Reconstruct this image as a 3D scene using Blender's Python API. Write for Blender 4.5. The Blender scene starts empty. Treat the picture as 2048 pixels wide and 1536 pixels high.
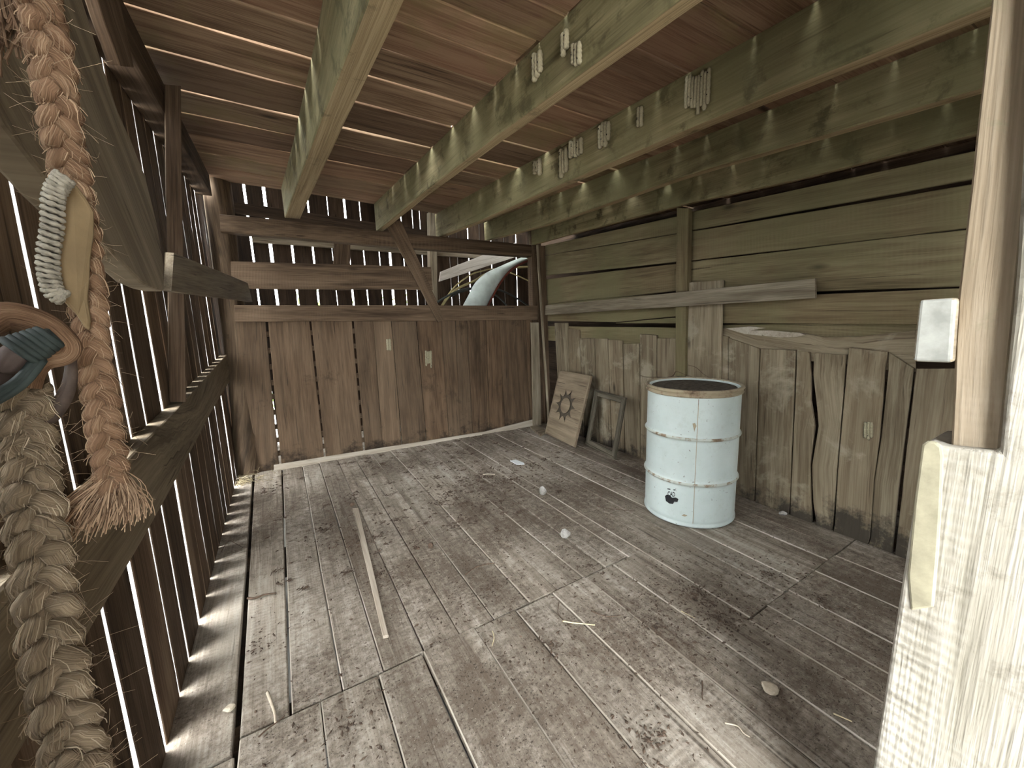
import bpy, bmesh, math, random
from mathutils import Vector, Matrix

rnd = random.Random(11)
S = bpy.context.scene
COL = S.collection
V = Vector

# ------------------------------------------------------------------ camera
FPX = 780.0
H = 1.33
def basis(yaw, pitch, roll):
    cy, sy, cp, sp = math.cos(yaw), math.sin(yaw), math.cos(pitch), math.sin(pitch)
    f = V((sy*cp, cy*cp, -sp)); r = V((cy, -sy, 0)); u = r.cross(f)
    c, s = math.cos(roll), math.sin(roll)
    return c*r + s*u, -s*r + c*u, f
CR, CU, CF = basis(math.radians(30.63), math.radians(9.25), math.radians(-1.80))
CO = V((0, 0, H))
cam_data = bpy.data.cameras.new('camera'); cam = bpy.data.objects.new('camera', cam_data); COL.objects.link(cam)
cam_data.sensor_width = 36; cam_data.sensor_fit = 'HORIZONTAL'; cam_data.lens = FPX/2048*36
cam_data.clip_start = 0.02; cam_data.clip_end = 200
m = Matrix((CR, CU, -CF)).transposed().to_4x4(); m.translation = CO
cam.matrix_world = m
S.camera = cam

# surveying helpers: where the line of sight through a photo point meets a plane of the barn
def ray(x, y): return CF + (x-1024)/FPX*CR - (y-768)/FPX*CU
def onz(x, y, z=0.0): d = ray(x, y); return CO + d*((z-H)/d.z)
def ony(x, y, Y): d = ray(x, y); return CO + d*(Y/d.y)
def onx(x, y, X): d = ray(x, y); return CO + d*(X/d.x)
def onp(x, y, p, n): d = ray(x, y); return CO + d*((p-CO).dot(n)/d.dot(n))
def at(x, y, dist): return CO + ray(x, y).normalized()*dist

# ------------------------------------------------------------------ object helpers
def tag(o, label=None, cat=None, group=None, kind=None):
    if label: o['label'] = label
    if cat: o['category'] = cat
    if group: o['group'] = group
    if kind: o['kind'] = kind
    return o
def empty(name, loc, label, cat, group=None):
    o = bpy.data.objects.new(name, None); COL.objects.link(o); o.location = loc; o.empty_display_size = .05
    return tag(o, label, cat, group)

class MB:
    """collects vertices and faces with board coordinates (bc) and a per-board tint"""
    def __init__(s): s.v = []; s.f = []; s.bc = []; s.t = []; s.mi = []
    def add(s, verts, faces, bc=None, tint=.5, mi=0):
        o = len(s.v); s.v += [tuple(p) for p in verts]
        s.bc += [tuple(p) for p in (bc or verts)]
        s.t += [tint]*len(verts)
        s.f += [tuple(i+o for i in f) for f in faces]; s.mi += [mi]*len(faces)
    def build(s, name, mats, parent=None, smooth=False, fix=True, origin=None):
        me = bpy.data.meshes.new(name)
        org = V(origin) if origin is not None else V((0, 0, 0))
        q = parent
        while q is not None: org = org+q.location; q = q.parent
        me.from_pydata([tuple(V(p)-org) for p in s.v], [], s.f)
        a = me.attributes.new('bc', 'FLOAT_VECTOR', 'POINT')
        a.data.foreach_set('vector', [c for p in s.bc for c in p])
        b = me.attributes.new('tint', 'FLOAT', 'POINT'); b.data.foreach_set('value', s.t)
        if not isinstance(mats, (list, tuple)): mats = [mats]
        for mm in mats: me.materials.append(mm)
        me.polygons.foreach_set('material_index', s.mi)
        if fix:
            bm = bmesh.new(); bm.from_mesh(me); bmesh.ops.recalc_face_normals(bm, faces=bm.faces); bm.to_mesh(me); bm.free()
        if smooth: me.polygons.foreach_set('use_smooth', [True]*len(me.polygons))
        me.update()
        o = bpy.data.objects.new(name, me); COL.objects.link(o)
        if parent:
            o.parent = parent
        elif origin is not None: o.location = org
        return o

def wob():
    ph = [(rnd.uniform(0, 6.28), rnd.uniform(.5, 1.0)*k, 1/k**.7) for k in (1.3, 3.1, 7.3, 15.1)]
    return lambda s: sum(a*math.sin(p+6.28*f*s) for p, f, a in ph)*.5
def interp(pl, s):
    n = len(pl)-1; k = min(int(s*n), n-1); return pl[k].lerp(pl[k+1], s*n-k)
def board(mb, low, high, n, t, seg=14, jit=.0025, face=.0015, ch=.003, end=.004, tint=None, mi=0, side_mi=None, edge_mi=None):
    """a sawn board: edge polylines low/high on the seen face, thickness t along n (away from the viewer)"""
    n = V(n).normalized()
    so = V((rnd.uniform(0, 60), rnd.uniform(0, 60), rnd.uniform(0, 60)))
    tint = rnd.random() if tint is None else tint
    w0, w1, w2 = wob(), wob(), wob()
    L = (low[-1]-low[0]).length; d = (low[-1]-low[0]).normalized()
    vs, bcs = [], []
    for i in range(seg+1):
        s = i/seg; a = interp(low, s); b = interp(high, s)
        wd = (b-a).normalized()
        a = a + wd*w0(s)*jit; b = b + wd*w1(s)*jit; W = (b-a).length
        c = min(ch, W*.3, t*.3)
        for (u, v) in ((c, 0), (W-c, 0), (W, c), (W, t-c), (W-c, t), (c, t), (0, t-c), (0, c)):
            p = a + wd*u + n*(v + w2(s)*face)
            if i in (0, seg): p = p + d*rnd.uniform(-end, end)
            vs.append(p); bcs.append(so + V((s*L, u, v)))
    fs = []
    for i in range(seg):
        for k in range(8):
            k2 = (k+1) % 8
            fs.append((i*8+k, i*8+k2, (i+1)*8+k2, (i+1)*8+k))
    fs.append(tuple(range(7, -1, -1))); fs.append(tuple(seg*8+k for k in range(8)))
    o0 = len(mb.mi); mb.add(vs, fs, bcs, tint, mi)
    if side_mi is not None:
        for i in range(seg*8):
            if i % 8 in (2, 3, 4, 5, 6): mb.mi[o0+i] = side_mi
    if edge_mi is not None:
        for i in range(seg*8):
            if i % 8 in (1, 7): mb.mi[o0+i] = edge_mi
def boxboard(mb, a, b, wv, n, t, **k):
    """board from a to b with constant width vector wv"""
    board(mb, [a, b], [a+wv, b+wv], n, t, **k)

def tube(mb, pts, rad, sides=8, tint=.5, mi=0, cap=True, so=None, twist=0, yarn=0):
    so = so or V((rnd.uniform(0, 60), rnd.uniform(0, 60), 0))
    vs, bcs, fs = [], [], []
    n = len(pts); L = 0
    up = None
    for i, p in enumerate(pts):
        d = (pts[min(i+1, n-1)]-pts[max(i-1, 0)]).normalized()
        if up is None: up = d.orthogonal().normalized()
        up = (up - d*up.dot(d)).normalized(); sd = d.cross(up)
        r = rad[i] if isinstance(rad, (list, tuple)) else rad
        if i: L += (p-pts[i-1]).length
        for k in range(sides):
            an = 6.28318*k/sides
            rr_ = r*(1+yarn*(abs(math.cos(2*(an+L*twist*55)))-.6)) if yarn else r
            vs.append(p + (up*math.cos(an)+sd*math.sin(an))*rr_); bcs.append(so + V((L, an*r+L*.55*twist, 0)))
    for i in range(n-1):
        for k in range(sides):
            k2 = (k+1) % sides
            fs.append((i*sides+k, i*sides+k2, (i+1)*sides+k2, (i+1)*sides+k))
    if cap: fs.append(tuple(range(sides-1, -1, -1))); fs.append(tuple((n-1)*sides+k for k in range(sides)))
    mb.add(vs, fs, bcs, tint, mi)
def smooth_path(pts, n):
    out = []
    m_ = len(pts)-1
    for i in range(n+1):
        s = i/n*m_; k = min(int(s), m_-1); t = s-k
        p0 = pts[max(k-1, 0)]; p1 = pts[k]; p2 = pts[k+1]; p3 = pts[min(k+2, m_)]
        out.append(.5*((2*p1)+(p2-p0)*t+(2*p0-5*p1+4*p2-p3)*t*t+(3*p1-p0-3*p2+p3)*t*t*t))
    return out
def lathe(mb, prof, center, seg=72, tint=.5, mi=0, jit=0):
    vs, fs = [], []
    for (r, z) in prof:
        for k in range(seg):
            a = 6.28318*k/seg
            vs.append(V((center.x+r*math.cos(a), center.y+r*math.sin(a), center.z+z)))
    for i in range(len(prof)-1):
        for k in range(seg):
            k2 = (k+1) % seg
            fs.append((i*seg+k, i*seg+k2, (i+1)*seg+k2, (i+1)*seg+k))
    mb.add(vs, fs, None, tint, mi)
def prism(mb, poly, dirv, tint=.5, mi=0, so=None):
    """polygon (3D points) extruded along dirv"""
    so = so or V((rnd.uniform(0, 60), rnd.uniform(0, 60), rnd.uniform(0, 60)))
    n = len(poly); vs = list(poly)+[p+dirv for p in poly]
    fs = [tuple(range(n)), tuple(range(2*n-1, n-1, -1))]+[(k, (k+1) % n, n+(k+1) % n, n+k) for k in range(n)]
    mb.add(vs, fs, [so+p for p in vs], tint, mi)
def bevel(o, w=.004, seg=2):
    md = o.modifiers.new('bevel', 'BEVEL'); md.width = w; md.segments = seg; md.limit_method = 'ANGLE'; md.angle_limit = .6
    return o

# ------------------------------------------------------------------ materials
class NT:
    def __init__(s, name):
        s.m = bpy.data.materials.new(name); s.m.use_nodes = True; s.t = s.m.node_tree; s.t.nodes.clear()
        s.out = s.n('ShaderNodeOutputMaterial'); s.b = s.n('ShaderNodeBsdfPrincipled')
        s.t.links.new(s.b.outputs[0], s.out.inputs[0])
    def n(s, ty, **kw):
        nd = s.t.nodes.new(ty)
        for k, v in kw.items(): setattr(nd, k, v)
        return nd
    def l(s, a, b): s.t.links.new(a, b)
    def put(s, inp, val):
        if hasattr(val, 'is_output') or isinstance(val, bpy.types.NodeSocket): s.l(val, inp)
        else: inp.default_value = val
    def attr(s, name, out): return s.n('ShaderNodeAttribute', attribute_name=name).outputs[out]
    def map(s, vec, scale, loc=(0, 0, 0)):
        nd = s.n('ShaderNodeMapping'); s.l(vec, nd.inputs[0]); nd.inputs[3].default_value = scale; nd.inputs[1].default_value = loc
        return nd.outputs[0]
    def noise(s, vec, scale=1, detail=4, rough=.55, dist=0):
        nd = s.n('ShaderNodeTexNoise'); s.l(vec, nd.inputs['Vector'])
        nd.inputs['Scale'].default_value = scale; nd.inputs['Detail'].default_value = detail
        nd.inputs['Roughness'].default_value = rough; nd.inputs['Distortion'].default_value = dist
        return nd.outputs['Fac']
    def math(s, op, a, b=0.0, c=None, clamp=False):
        nd = s.n('ShaderNodeMath', operation=op, use_clamp=clamp); s.put(nd.inputs[0], a); s.put(nd.inputs[1], b)
        if c is not None: s.put(nd.inputs[2], c)
        return nd.outputs[0]
    def ramp(s, fac, stops):
        nd = s.n('ShaderNodeValToRGB'); s.l(fac, nd.inputs[0]); e = nd.color_ramp.elements
        while len(e) < len(stops): e.new(.5)
        for k, (p, c) in enumerate(stops):
            e[k].position = p; e[k].color = (c, c, c, 1) if not isinstance(c, (tuple, list)) else (*c, 1)
        return nd.outputs[0]
    def mix(s, fac, a, b, mode='MIX'):
        nd = s.n('ShaderNodeMix', data_type='RGBA', blend_type=mode)
        s.put(nd.inputs[0], fac)
        for i, x in ((6, a), (7, b)): s.put(nd.inputs[i], (*x, 1) if isinstance(x, (tuple, list)) else x)
        return nd.outputs[2]
    def bump(s, h, strength=.4, dist=.003):
        nd = s.n('ShaderNodeBump'); nd.inputs['Strength'].default_value = strength; nd.inputs['Distance'].default_value = dist
        s.l(h, nd.inputs['Height']); s.l(nd.outputs[0], s.b.inputs['Normal'])
    def done(s, col, rough=.85, spec=.25, metal=0.0):
        s.put(s.b.inputs['Base Color'], (*col, 1) if isinstance(col, (tuple, list)) else col)
        s.put(s.b.inputs['Roughness'], rough); s.b.inputs['Specular IOR Level'].default_value = spec
        s.put(s.b.inputs['Metallic'], metal)
        return s.m

def wood(name, dark, mid, light, alt=None, altamt=.6, tintamt=.5, stain=None, stain_at=(.58, .72), stain_scale=3.0, saw=0.0,
         knots=.8, bump=.5, dirt=None, algae_light=None, rough=.88, fibre=.25, lowstain=None, crack=.8, lowamt=0.0):
    k = NT(name); bc = k.attr('bc', 'Vector'); tint = k.attr('tint', 'Fac')
    n1 = k.noise(k.map(bc, (1.3, 20, 20)), 1, 5, .6, .5)
    n2 = k.noise(k.map(bc, (5, 170, 170)), 1, 2, .5)
    n3 = k.noise(k.map(bc, (1.1, 3.5, 3.5)), 1, 4, .6)
    f = k.math('MULTIPLY', n1, .5); f = k.math('MULTIPLY_ADD', n2, fibre, f); f = k.math('MULTIPLY_ADD', n3, .35, f)
    col = k.ramp(f, [(.40, dark), (.53, mid), (.66, light)])
    n4 = k.noise(k.map(bc, (1.6, 42, 42), (3, 5, 1)), 1, 3, .6, .4)
    col = k.mix(k.ramp(n4, [(.30, crack), (.37, 0.0)]), col, tuple(c*.45 for c in dark))
    if alt:
        a2 = k.math('FRACT', k.math('MULTIPLY', tint, 7.31))
        a3 = k.math('MULTIPLY', k.math('SMOOTH_MIN', a2, 1.0, .0), k.ramp(n3, [(.35, 0.4), (.6, 1.0)]))
        col = k.mix(k.math('MULTIPLY', a3, altamt), col, k.mix(.75, col, alt))
    val = k.math('MULTIPLY_ADD', tint, tintamt, 1-tintamt*.5)
    hs = k.n('ShaderNodeHueSaturation'); k.l(col, hs.inputs['Color']); k.l(val, hs.inputs['Value']); col = hs.outputs[0]
    if knots:
        vo = k.n('ShaderNodeTexVoronoi'); k.l(k.map(bc, (1.5, 4.2, 0.6)), vo.inputs['Vector']); vo.inputs['Scale'].default_value = 1.0
        kn = k.ramp(vo.outputs['Distance'], [(.035, 1.0), (.11, 0.0)])
        sel = k.ramp(vo.outputs['Color'], [(.45, 0.0), (.5, 1.0)])
        col = k.mix(k.math('MULTIPLY', k.math('MULTIPLY', kn, sel), knots), col, tuple(c*.35 for c in dark))
    gp = k.n('ShaderNodeNewGeometry').outputs['Position']
    if stain:
        ns = k.noise(k.map(gp, (1, 1, 1), (3.1, 7.7, 1.3)), stain_scale, 6, .7, .3)
        col = k.mix(k.ramp(ns, [(stain_at[0], 0.0), (stain_at[1], .85)]), col, stain)
    if algae_light:  # green of algae and of outside light mixed into the wood colour
        ng = k.noise(k.map(gp, (1, 1, 1), (11.1, 2.7, 5.3)), 1.7, 4, .6)
        col = k.mix(k.ramp(ng, [(.38, 0.0), (.62, .75)]), col, algae_light)
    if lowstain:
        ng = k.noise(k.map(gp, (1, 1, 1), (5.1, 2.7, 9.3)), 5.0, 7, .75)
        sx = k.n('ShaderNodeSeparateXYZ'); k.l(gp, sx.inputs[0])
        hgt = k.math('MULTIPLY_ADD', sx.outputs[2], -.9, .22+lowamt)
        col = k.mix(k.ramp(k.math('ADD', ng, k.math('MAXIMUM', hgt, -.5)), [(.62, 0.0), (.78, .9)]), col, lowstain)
    h = k.math('MULTIPLY_ADD', n2, .35, n1)
    if saw:
        w = k.n('ShaderNodeTexWave', wave_type='BANDS', bands_direction='X'); k.l(k.map(bc, (1, .35, 1)), w.inputs['Vector'])
        w.inputs['Scale'].default_value = 14; w.inputs['Distortion'].default_value = 5; w.inputs['Detail'].default_value = 2; w.inputs['Detail Scale'].default_value = .6
        sm = k.math('MULTIPLY', w.outputs['Fac'], k.ramp(n3, [(.45, 0.0), (.6, saw)]))
        col = k.mix(sm, col, k.mix(.6, col, light)); h = k.math('MULTIPLY_ADD', sm, .6, h)
    if dirt:
        d1 = k.noise(k.map(gp, (1, 1, 1), (1.7, 4.4, 0)), 1.15, 4, .6)
        d2 = k.noise(k.map(gp, (1, 1, 1), (9.7, .4, 0)), 26, 6, .75)
        d3 = k.noise(k.map(gp, (1, 1, 1), (2.7, 8.4, 0)), 120, 3, .7)
        base = k.ramp(k.math('MULTIPLY_ADD', d2, .55, k.math('MULTIPLY', d1, .6)), [(.50, 0.0), (.66, .85)])
        col = k.mix(base, col, dirt)
        sp = k.math('MULTIPLY', k.ramp(d3, [(.57, 0.0), (.65, 1.0)]), k.ramp(d1, [(.38, .25), (.6, .95)]))
        col = k.mix(sp, col, tuple(c*.35 for c in dirt))
        d4 = k.noise(k.map(gp, (1, 1, 1), (6.7, 1.4, 0)), 210, 2, .5)
        col = k.mix(k.ramp(d4, [(.70, 0.0), (.74, .7)]), col, (.55, .52, .45))
        h = k.math('MULTIPLY_ADD', d2, .8, h)
    k.bump(h, bump, .004)
    return k.done(col, rough, .2)

def plain(name, col, rough=.8, var=.3, scale=20, metal=0, spec=.3, bump=.2, dark=None):
    k = NT(name); tc = k.attr('bc', 'Vector')
    n = k.noise(tc, scale, 5, .6)
    dk = dark or tuple(c*(1-var) for c in col)
    c = k.ramp(n, [(.35, dk), (.65, col)]); k.bump(n, bump, .003)
    return k.done(c, rough, spec, metal)

M = {}
M['floor_edge'] = wood('floor_worn_lit_edge', (.17, .14, .105), (.33, .29, .235), (.52, .47, .40), tintamt=.2, knots=0)  # worn chamfers, paler with the light they catch put into the colour
M['floor'] = wood('floor_wood', (.15, .122, .093), (.295, .256, .206), (.435, .392, .33), tintamt=.24, saw=.7, knots=.5, dirt=(.105, .08, .058), bump=.5, fibre=.2)
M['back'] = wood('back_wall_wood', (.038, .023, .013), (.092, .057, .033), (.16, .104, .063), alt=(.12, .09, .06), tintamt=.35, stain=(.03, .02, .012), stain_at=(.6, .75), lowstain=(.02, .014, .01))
M['left'] = wood('left_wall_wood', (.034, .022, .014), (.09, .058, .036), (.165, .118, .08), tintamt=.6)
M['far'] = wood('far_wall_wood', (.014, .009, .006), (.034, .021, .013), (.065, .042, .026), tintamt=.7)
M['weathered'] = wood('weathered_edge_wood', (.20, .19, .185), (.34, .33, .325), (.48, .47, .465), tintamt=.2, crack=.3)
M['joist_under'] = wood('joist_underside', (.16, .115, .062), (.30, .225, .125), (.42, .33, .20), tintamt=.1, stain=(.11, .085, .045), stain_at=(.58, .72), stain_scale=7, knots=0)
M['right_up'] = wood('right_wall_upper_wood', (.075, .056, .029), (.15, .117, .064), (.23, .188, .108), alt=(.15, .09, .048), tintamt=.3, algae_light=(.145, .130, .065), knots=.8, saw=.25)
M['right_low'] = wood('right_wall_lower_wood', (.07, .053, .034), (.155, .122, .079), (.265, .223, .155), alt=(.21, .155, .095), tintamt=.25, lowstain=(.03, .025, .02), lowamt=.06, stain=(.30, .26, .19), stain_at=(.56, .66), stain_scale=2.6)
M['ceil'] = wood('ceiling_wood', (.05, .031, .018), (.135, .085, .05), (.25, .175, .11), alt=(.17, .08, .048), altamt=.75, tintamt=.7, stain=(.17, .13, .06), stain_at=(.5, .68), stain_scale=2.0, fibre=.35)
M['joist'] = wood('joist_wood', (.095, .078, .04), (.19, .16, .085), (.28, .24, .135), tintamt=.15, algae_light=(.16, .15, .075), stain=(.055, .047, .024), stain_at=(.53, .64), stain_scale=7, knots=.3)
M['rail'] = wood('rail_wood', (.036, .022, .013), (.085, .056, .034), (.15, .103, .066), tintamt=.3, saw=.5)
M['grey'] = wood('grey_timber', (.10, .078, .052), (.20, .163, .113), (.32, .27, .20), tintamt=.3, bump=.7)
M['brace'] = wood('brace_wood', (.085, .066, .043), (.165, .13, .086), (.24, .198, .138), tintamt=.2)
M['post'] = wood('pale_post_wood', (.18, .135, .087), (.28, .22, .15), (.37, .305, .225), tintamt=.15, bump=.9, saw=.4, knots=.5, stain=(.17, .17, .10), stain_at=(.60, .78), stain_scale=9)
M['cream'] = wood('sawn_front_wood', (.22, .20, .155), (.33, .303, .248), (.415, .388, .335), tintamt=.1, bump=1.0, saw=.9, knots=.3, stain=(.15, .132, .10), stain_at=(.53, .70), stain_scale=14)
M['endgrain'] = plain('end_grain', (.36, .36, .325), .9, .4, 16, bump=.5)
M['wane'] = plain('wane_yellow', (.34, .31, .215), .9, .3, 24, bump=.5)
M['log'] = wood('log_wood', (.03, .02, .012), (.085, .057, .035), (.17, .122, .078), tintamt=.1, bump=.8)
M['lath'] = wood('lath_wood', (.20, .165, .125), (.33, .28, .22), (.43, .38, .31), tintamt=.2)

def rope_mat(name, a, b, c):
    k = NT(name); bc = k.attr('bc', 'Vector')
    n1 = k.noise(k.map(bc, (40, 1100, 1100)), 1, 3, .6, .3); n2 = k.noise(k.map(bc, (25, 60, 60)), 1, 3, .6)
    f = k.math('MULTIPLY_ADD', n2, .5, k.math('MULTIPLY', n1, .55))
    col = k.ramp(f, [(.38, a), (.53, b), (.68, c)])
    k.bump(n1, .9, .002)
    return k.done(col, .95, .1)
M['jute'] = rope_mat('jute_rope_orange', (.08, .043, .025), (.175, .104, .062), (.28, .186, .118))
M['jute2'] = rope_mat('jute_rope_grey', (.105, .078, .05), (.225, .172, .115), (.37, .295, .205))
def hair_mat(name, a, b):
    k = NT(name); return k.done(k.mix(k.attr('tint', 'Fac'), a, b), .8, .2)
M['hair'] = hair_mat('orange_fibre', (.07, .038, .02), (.38, .26, .165))
M['hair2'] = hair_mat('grey_fibre', (.10, .075, .05), (.52, .43, .31))
M['hide'] = plain('tan_hide', (.185, .13, .068), .85, .2, 30, bump=.3)
M['whitetwine'] = plain('white_twine', (.31, .28, .22), .95, .5, 140, bump=.8)
M['iron'] = plain('rusty_rod', (.11, .08, .068), .75, .4, 60)
M['greenwire'] = plain('green_wire', (.032, .043, .039), .7, .5, 60, spec=.3)
M['ring'] = plain('dark_ring', (.07, .048, .036), .7, .5, 50)

def drum_mat():
    k = NT('drum_paint'); gp = k.attr('bc', 'Vector')
    n1 = k.noise(gp, 3, 5, .6); n2 = k.noise(gp, 42, 5, .7); n3 = k.noise(gp, 14, 6, .75)
    col = k.ramp(n1, [(.3, (.50, .57, .545)), (.7, (.61, .68, .655))])
    col = k.mix(k.ramp(n3, [(.54, 0.0), (.72, .45)]), col, (.42, .47, .42))
    col = k.mix(k.ramp(n2, [(.655, 0.0), (.69, .9)]), col, (.10, .07, .05))
    k.bump(n1, .1, .004)
    return k.done(col, .38, .4)
M['drum'] = drum_mat()
def rust_mat(name, paint):
    k = NT(name); gp = k.attr('bc', 'Vector'); n = k.noise(gp, 30, 6, .7); n2 = k.noise(gp, 7, 3, .6)
    f = k.math('MULTIPLY_ADD', n2, .5, k.math('MULTIPLY', n, .5))
    col = k.ramp(f, [(.34, (.09, .05, .03)), (.42, (.27, .20, .13)), (.49, paint)])
    k.bump(n, .4, .002)
    return k.done(col, .6, .4)
M['rust'] = rust_mat('rusty_rim', (.36, .30, .20))
M['rib'] = rust_mat('rusty_rib', (.50, .54, .48))
M['lidmuck'] = plain('lid_grime', (.12, .10, .075), .95, .6, 40, bump=.8)
M['black'] = plain('black_stencil', (.018, .018, .02), .7, .3, 60)
M['panelwood'] = wood('carved_panel_wood', (.11, .082, .054), (.19, .145, .097), (.27, .215, .15), tintamt=.1, knots=0, bump=.3)
M['panelcut'] = plain('panel_recess', (.085, .068, .048), .95, .3, 40)
M['framewood'] = wood('frame_wood', (.035, .03, .021), (.085, .073, .052), (.15, .132, .098), tintamt=.2, bump=.8)
M['nest'] = plain('mud_nest', (.34, .30, .20), .95, .35, 120, bump=.7)
M['hole'] = plain('nest_hole', (.02, .016, .012), .95, .3, 50)
M['stone'] = plain('stone', (.36, .34, .31), .9, .35, 40, bump=.6)
M['straw'] = plain('straw', (.62, .53, .33), .8, .3, 60)
M['twig'] = plain('twig', (.12, .08, .055), .9, .5, 60)
M['chip'] = plain('wood_chip', (.60, .52, .40), .85, .3, 40)
M['plastic'] = plain('plastic_scrap', (.72, .75, .76), .5, .2, 60)
M['litter'] = plain('leaf_litter', (.105, .072, .05), .95, .6, 50)
M['hose_y'] = plain('yellow_hose', (.50, .42, .20), .6, .3, 30)
M['hose_k'] = plain('black_hose', (.06, .065, .06), .5, .4, 30)
M['turq'] = plain('pale_turquoise_paint', (.60, .67, .62), .6, .3, 6)
M['redrust'] = plain('red_rust', (.17, .045, .03), .7, .4, 20)
M['whiteboard'] = wood('whitewashed_wood', (.30, .26, .21), (.46, .42, .36), (.58, .54, .47), tintamt=.1)
M['hay'] = plain('dry_grass', (.34, .28, .17), .95, .4, 80)
M['gravel'] = plain('gravel_ground', (.42, .40, .36), .95, .35, 3, bump=.3)
M['leaf'] = plain('hedge_leaf', (.10, .20, .035), .7, .5, 3)
M['roof_lightblock'] = plain('roof_sheet', (.10, .08, .06), .9, .3, 3)
M['web'] = plain('loose_fibre', (.30, .22, .14), .9, .3, 50)

# ------------------------------------------------------------------ floor
mb = MB()
YJ = 1.41
far_edges = [(-.455, -.29), (-.283, -.108), (-.100, .062), (.066, .212), (.216, .375), (.379, .535), (.539, .70), (.704, .892), (.896, 1.058), (1.062, 1.228), (1.232, 1.385), (1.389, 1.555), (1.559, 1.655), (1.659, 1.80), (1.804, 1.95), (1.954, 2.10), (2.104, 2.262), (2.266, 2.42), (2.424, 2.60), (2.604, 2.86), (2.864, 3.44)]
for i, (a, b) in enumerate(far_edges):
    y0 = YJ + .004 if a < 1.5 else .80
    z = rnd.uniform(-.004, .004)
    if i == 0:
        lo = [V((-.485, 1.36, .002)), V((-.50, 4.32, .002))]; hi = [V((-.268, 1.36, .002)), V((-.335, 4.32, .002))]
    elif i == 1:
        lo = [V((-.250, y0, 0)), V((-.318, 4.32, 0))]; hi = [V((b, y0, 0)), V((b+.004, 4.32, 0))]
    else:
        lo = [V((a, y0, z)), V((a+.008, 4.32, z))]; hi = [V((b, y0, z)), V((b+.008, 4.32, z))]
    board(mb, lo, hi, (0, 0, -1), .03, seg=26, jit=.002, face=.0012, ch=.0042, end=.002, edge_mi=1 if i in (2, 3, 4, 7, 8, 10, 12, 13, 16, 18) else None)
near = [(-.50, -.262), (-.250, -.012), (-.008, .188), (.193, .366), (.371, .60), (.606, .81), (.814, 1.02), (1.024, 1.235), (1.24, 1.43), (1.434, 1.64)]
for i, (a, b) in enumerate(near):
    z = rnd.uniform(-.003, .003) + (.012 if i == 4 else 0)
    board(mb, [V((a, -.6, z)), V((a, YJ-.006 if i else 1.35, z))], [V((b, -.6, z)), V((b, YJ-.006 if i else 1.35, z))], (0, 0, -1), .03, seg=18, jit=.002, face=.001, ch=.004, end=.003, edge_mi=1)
for (a, b) in [(1.644, 1.80), (1.804, 1.99), (1.994, 2.26), (2.264, 2.50), (2.504, 2.80), (2.804, 3.44)]:
    z = rnd.uniform(-.003, .003)
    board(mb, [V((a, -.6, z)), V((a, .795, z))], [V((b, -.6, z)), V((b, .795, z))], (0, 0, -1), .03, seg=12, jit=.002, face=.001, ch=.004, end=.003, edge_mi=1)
for x in range(16):   # floor of the bay behind the back wall
    a = -.6+x*.27
    board(mb, [V((a, 4.34, -.03)), V((a, 5.3, -.03))], [V((a+.262, 4.34, -.03)), V((a+.262, 5.3, -.03))], (0, 0, -1), .03, seg=4)
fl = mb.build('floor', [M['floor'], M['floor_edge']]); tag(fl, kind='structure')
mb = MB()
boxboard(mb, V((-.47, -.5, -.075)), V((-.47, 4.3, -.075)), V((.30, 0, 0)), (0, 0, -1), .12, seg=3)  # unseen sill added so the left floor seam shows dark
for y in (0.2, 1.4, 2.6, 4.2, 5.1):
    boxboard(mb, V((-.5, y, -.035)), V((3.5, y, -.035)), V((0, .1, 0)), (0, 0, -1), .15, seg=3)
boxboard(mb, V((-.47, -.6, -.6)), V((3.44, -.6, -.6)), V((0, 0, .565)), (0, 1, 0), .03, seg=3)  # unseen skirts added to keep light out from under the floor
boxboard(mb, V((-.47, 4.33, -.6)), V((3.44, 4.33, -.6)), V((0, 0, .53)), (0, 1, 0), .03, seg=3)
tag(mb.build('subfloor_and_lightblock_1', M['back']), kind='structure')

# ------------------------------------------------------------------ left wall (upright boards with open gaps)
mb = MB()
XL = -.455
gaps = [(-1.38, .02), (-1.04, .02), (-.70, .02), (-.36, .02), (-.02, .02), (.25, .02), (.44, .02), (.66, .02), (.87, .022), (1.08, .014), (1.29, .02), (1.50, .03), (1.72, .018), (1.90, .022), (2.14, .03), (2.34, .010), (2.50, .014), (2.68, .01), (2.86, .013), (3.04, .012), (3.20, .016), (3.36, .013), (3.53, .018), (3.72, .013), (3.93, .045), (4.14, .026), (4.36, .02), (4.57, .02), (4.78, .02), (4.99, .02), (5.22, .01)]
for (y0, g0), (y1, g1) in zip(gaps[:-1], gaps[1:]):
    g0, g1 = ((g0*1.05+.002, g1*1.05+.002) if y0 > .1 else (.002, .002))  # unseen boards before the doorway close up to shade the post
    a, b = y0+g0/2, y1-g1/2; ln = rnd.uniform(-.006, .006)
    zt = 2.5 if .2 < a < 4.2 else 4.05
    board(mb, [V((XL, a+ln, -.6)), V((XL+.015, a-ln, zt))],
          [V((XL, b+ln, -.6)), V((XL+.015, b-ln, zt))], (-1, 0, 0), .03, seg=22, jit=.004, face=.003, ch=.003, side_mi=1) if y0 > .1 else boxboard(mb, V((XL, a, -.6)), V((XL, a, 4.05)), V((0, b-a, 0)), (-1, 0, 0), .03, seg=3, jit=0, face=0)
wl = mb.build('wall_left', [M['left'], M['weathered']]); tag(wl, kind='structure')

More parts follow.
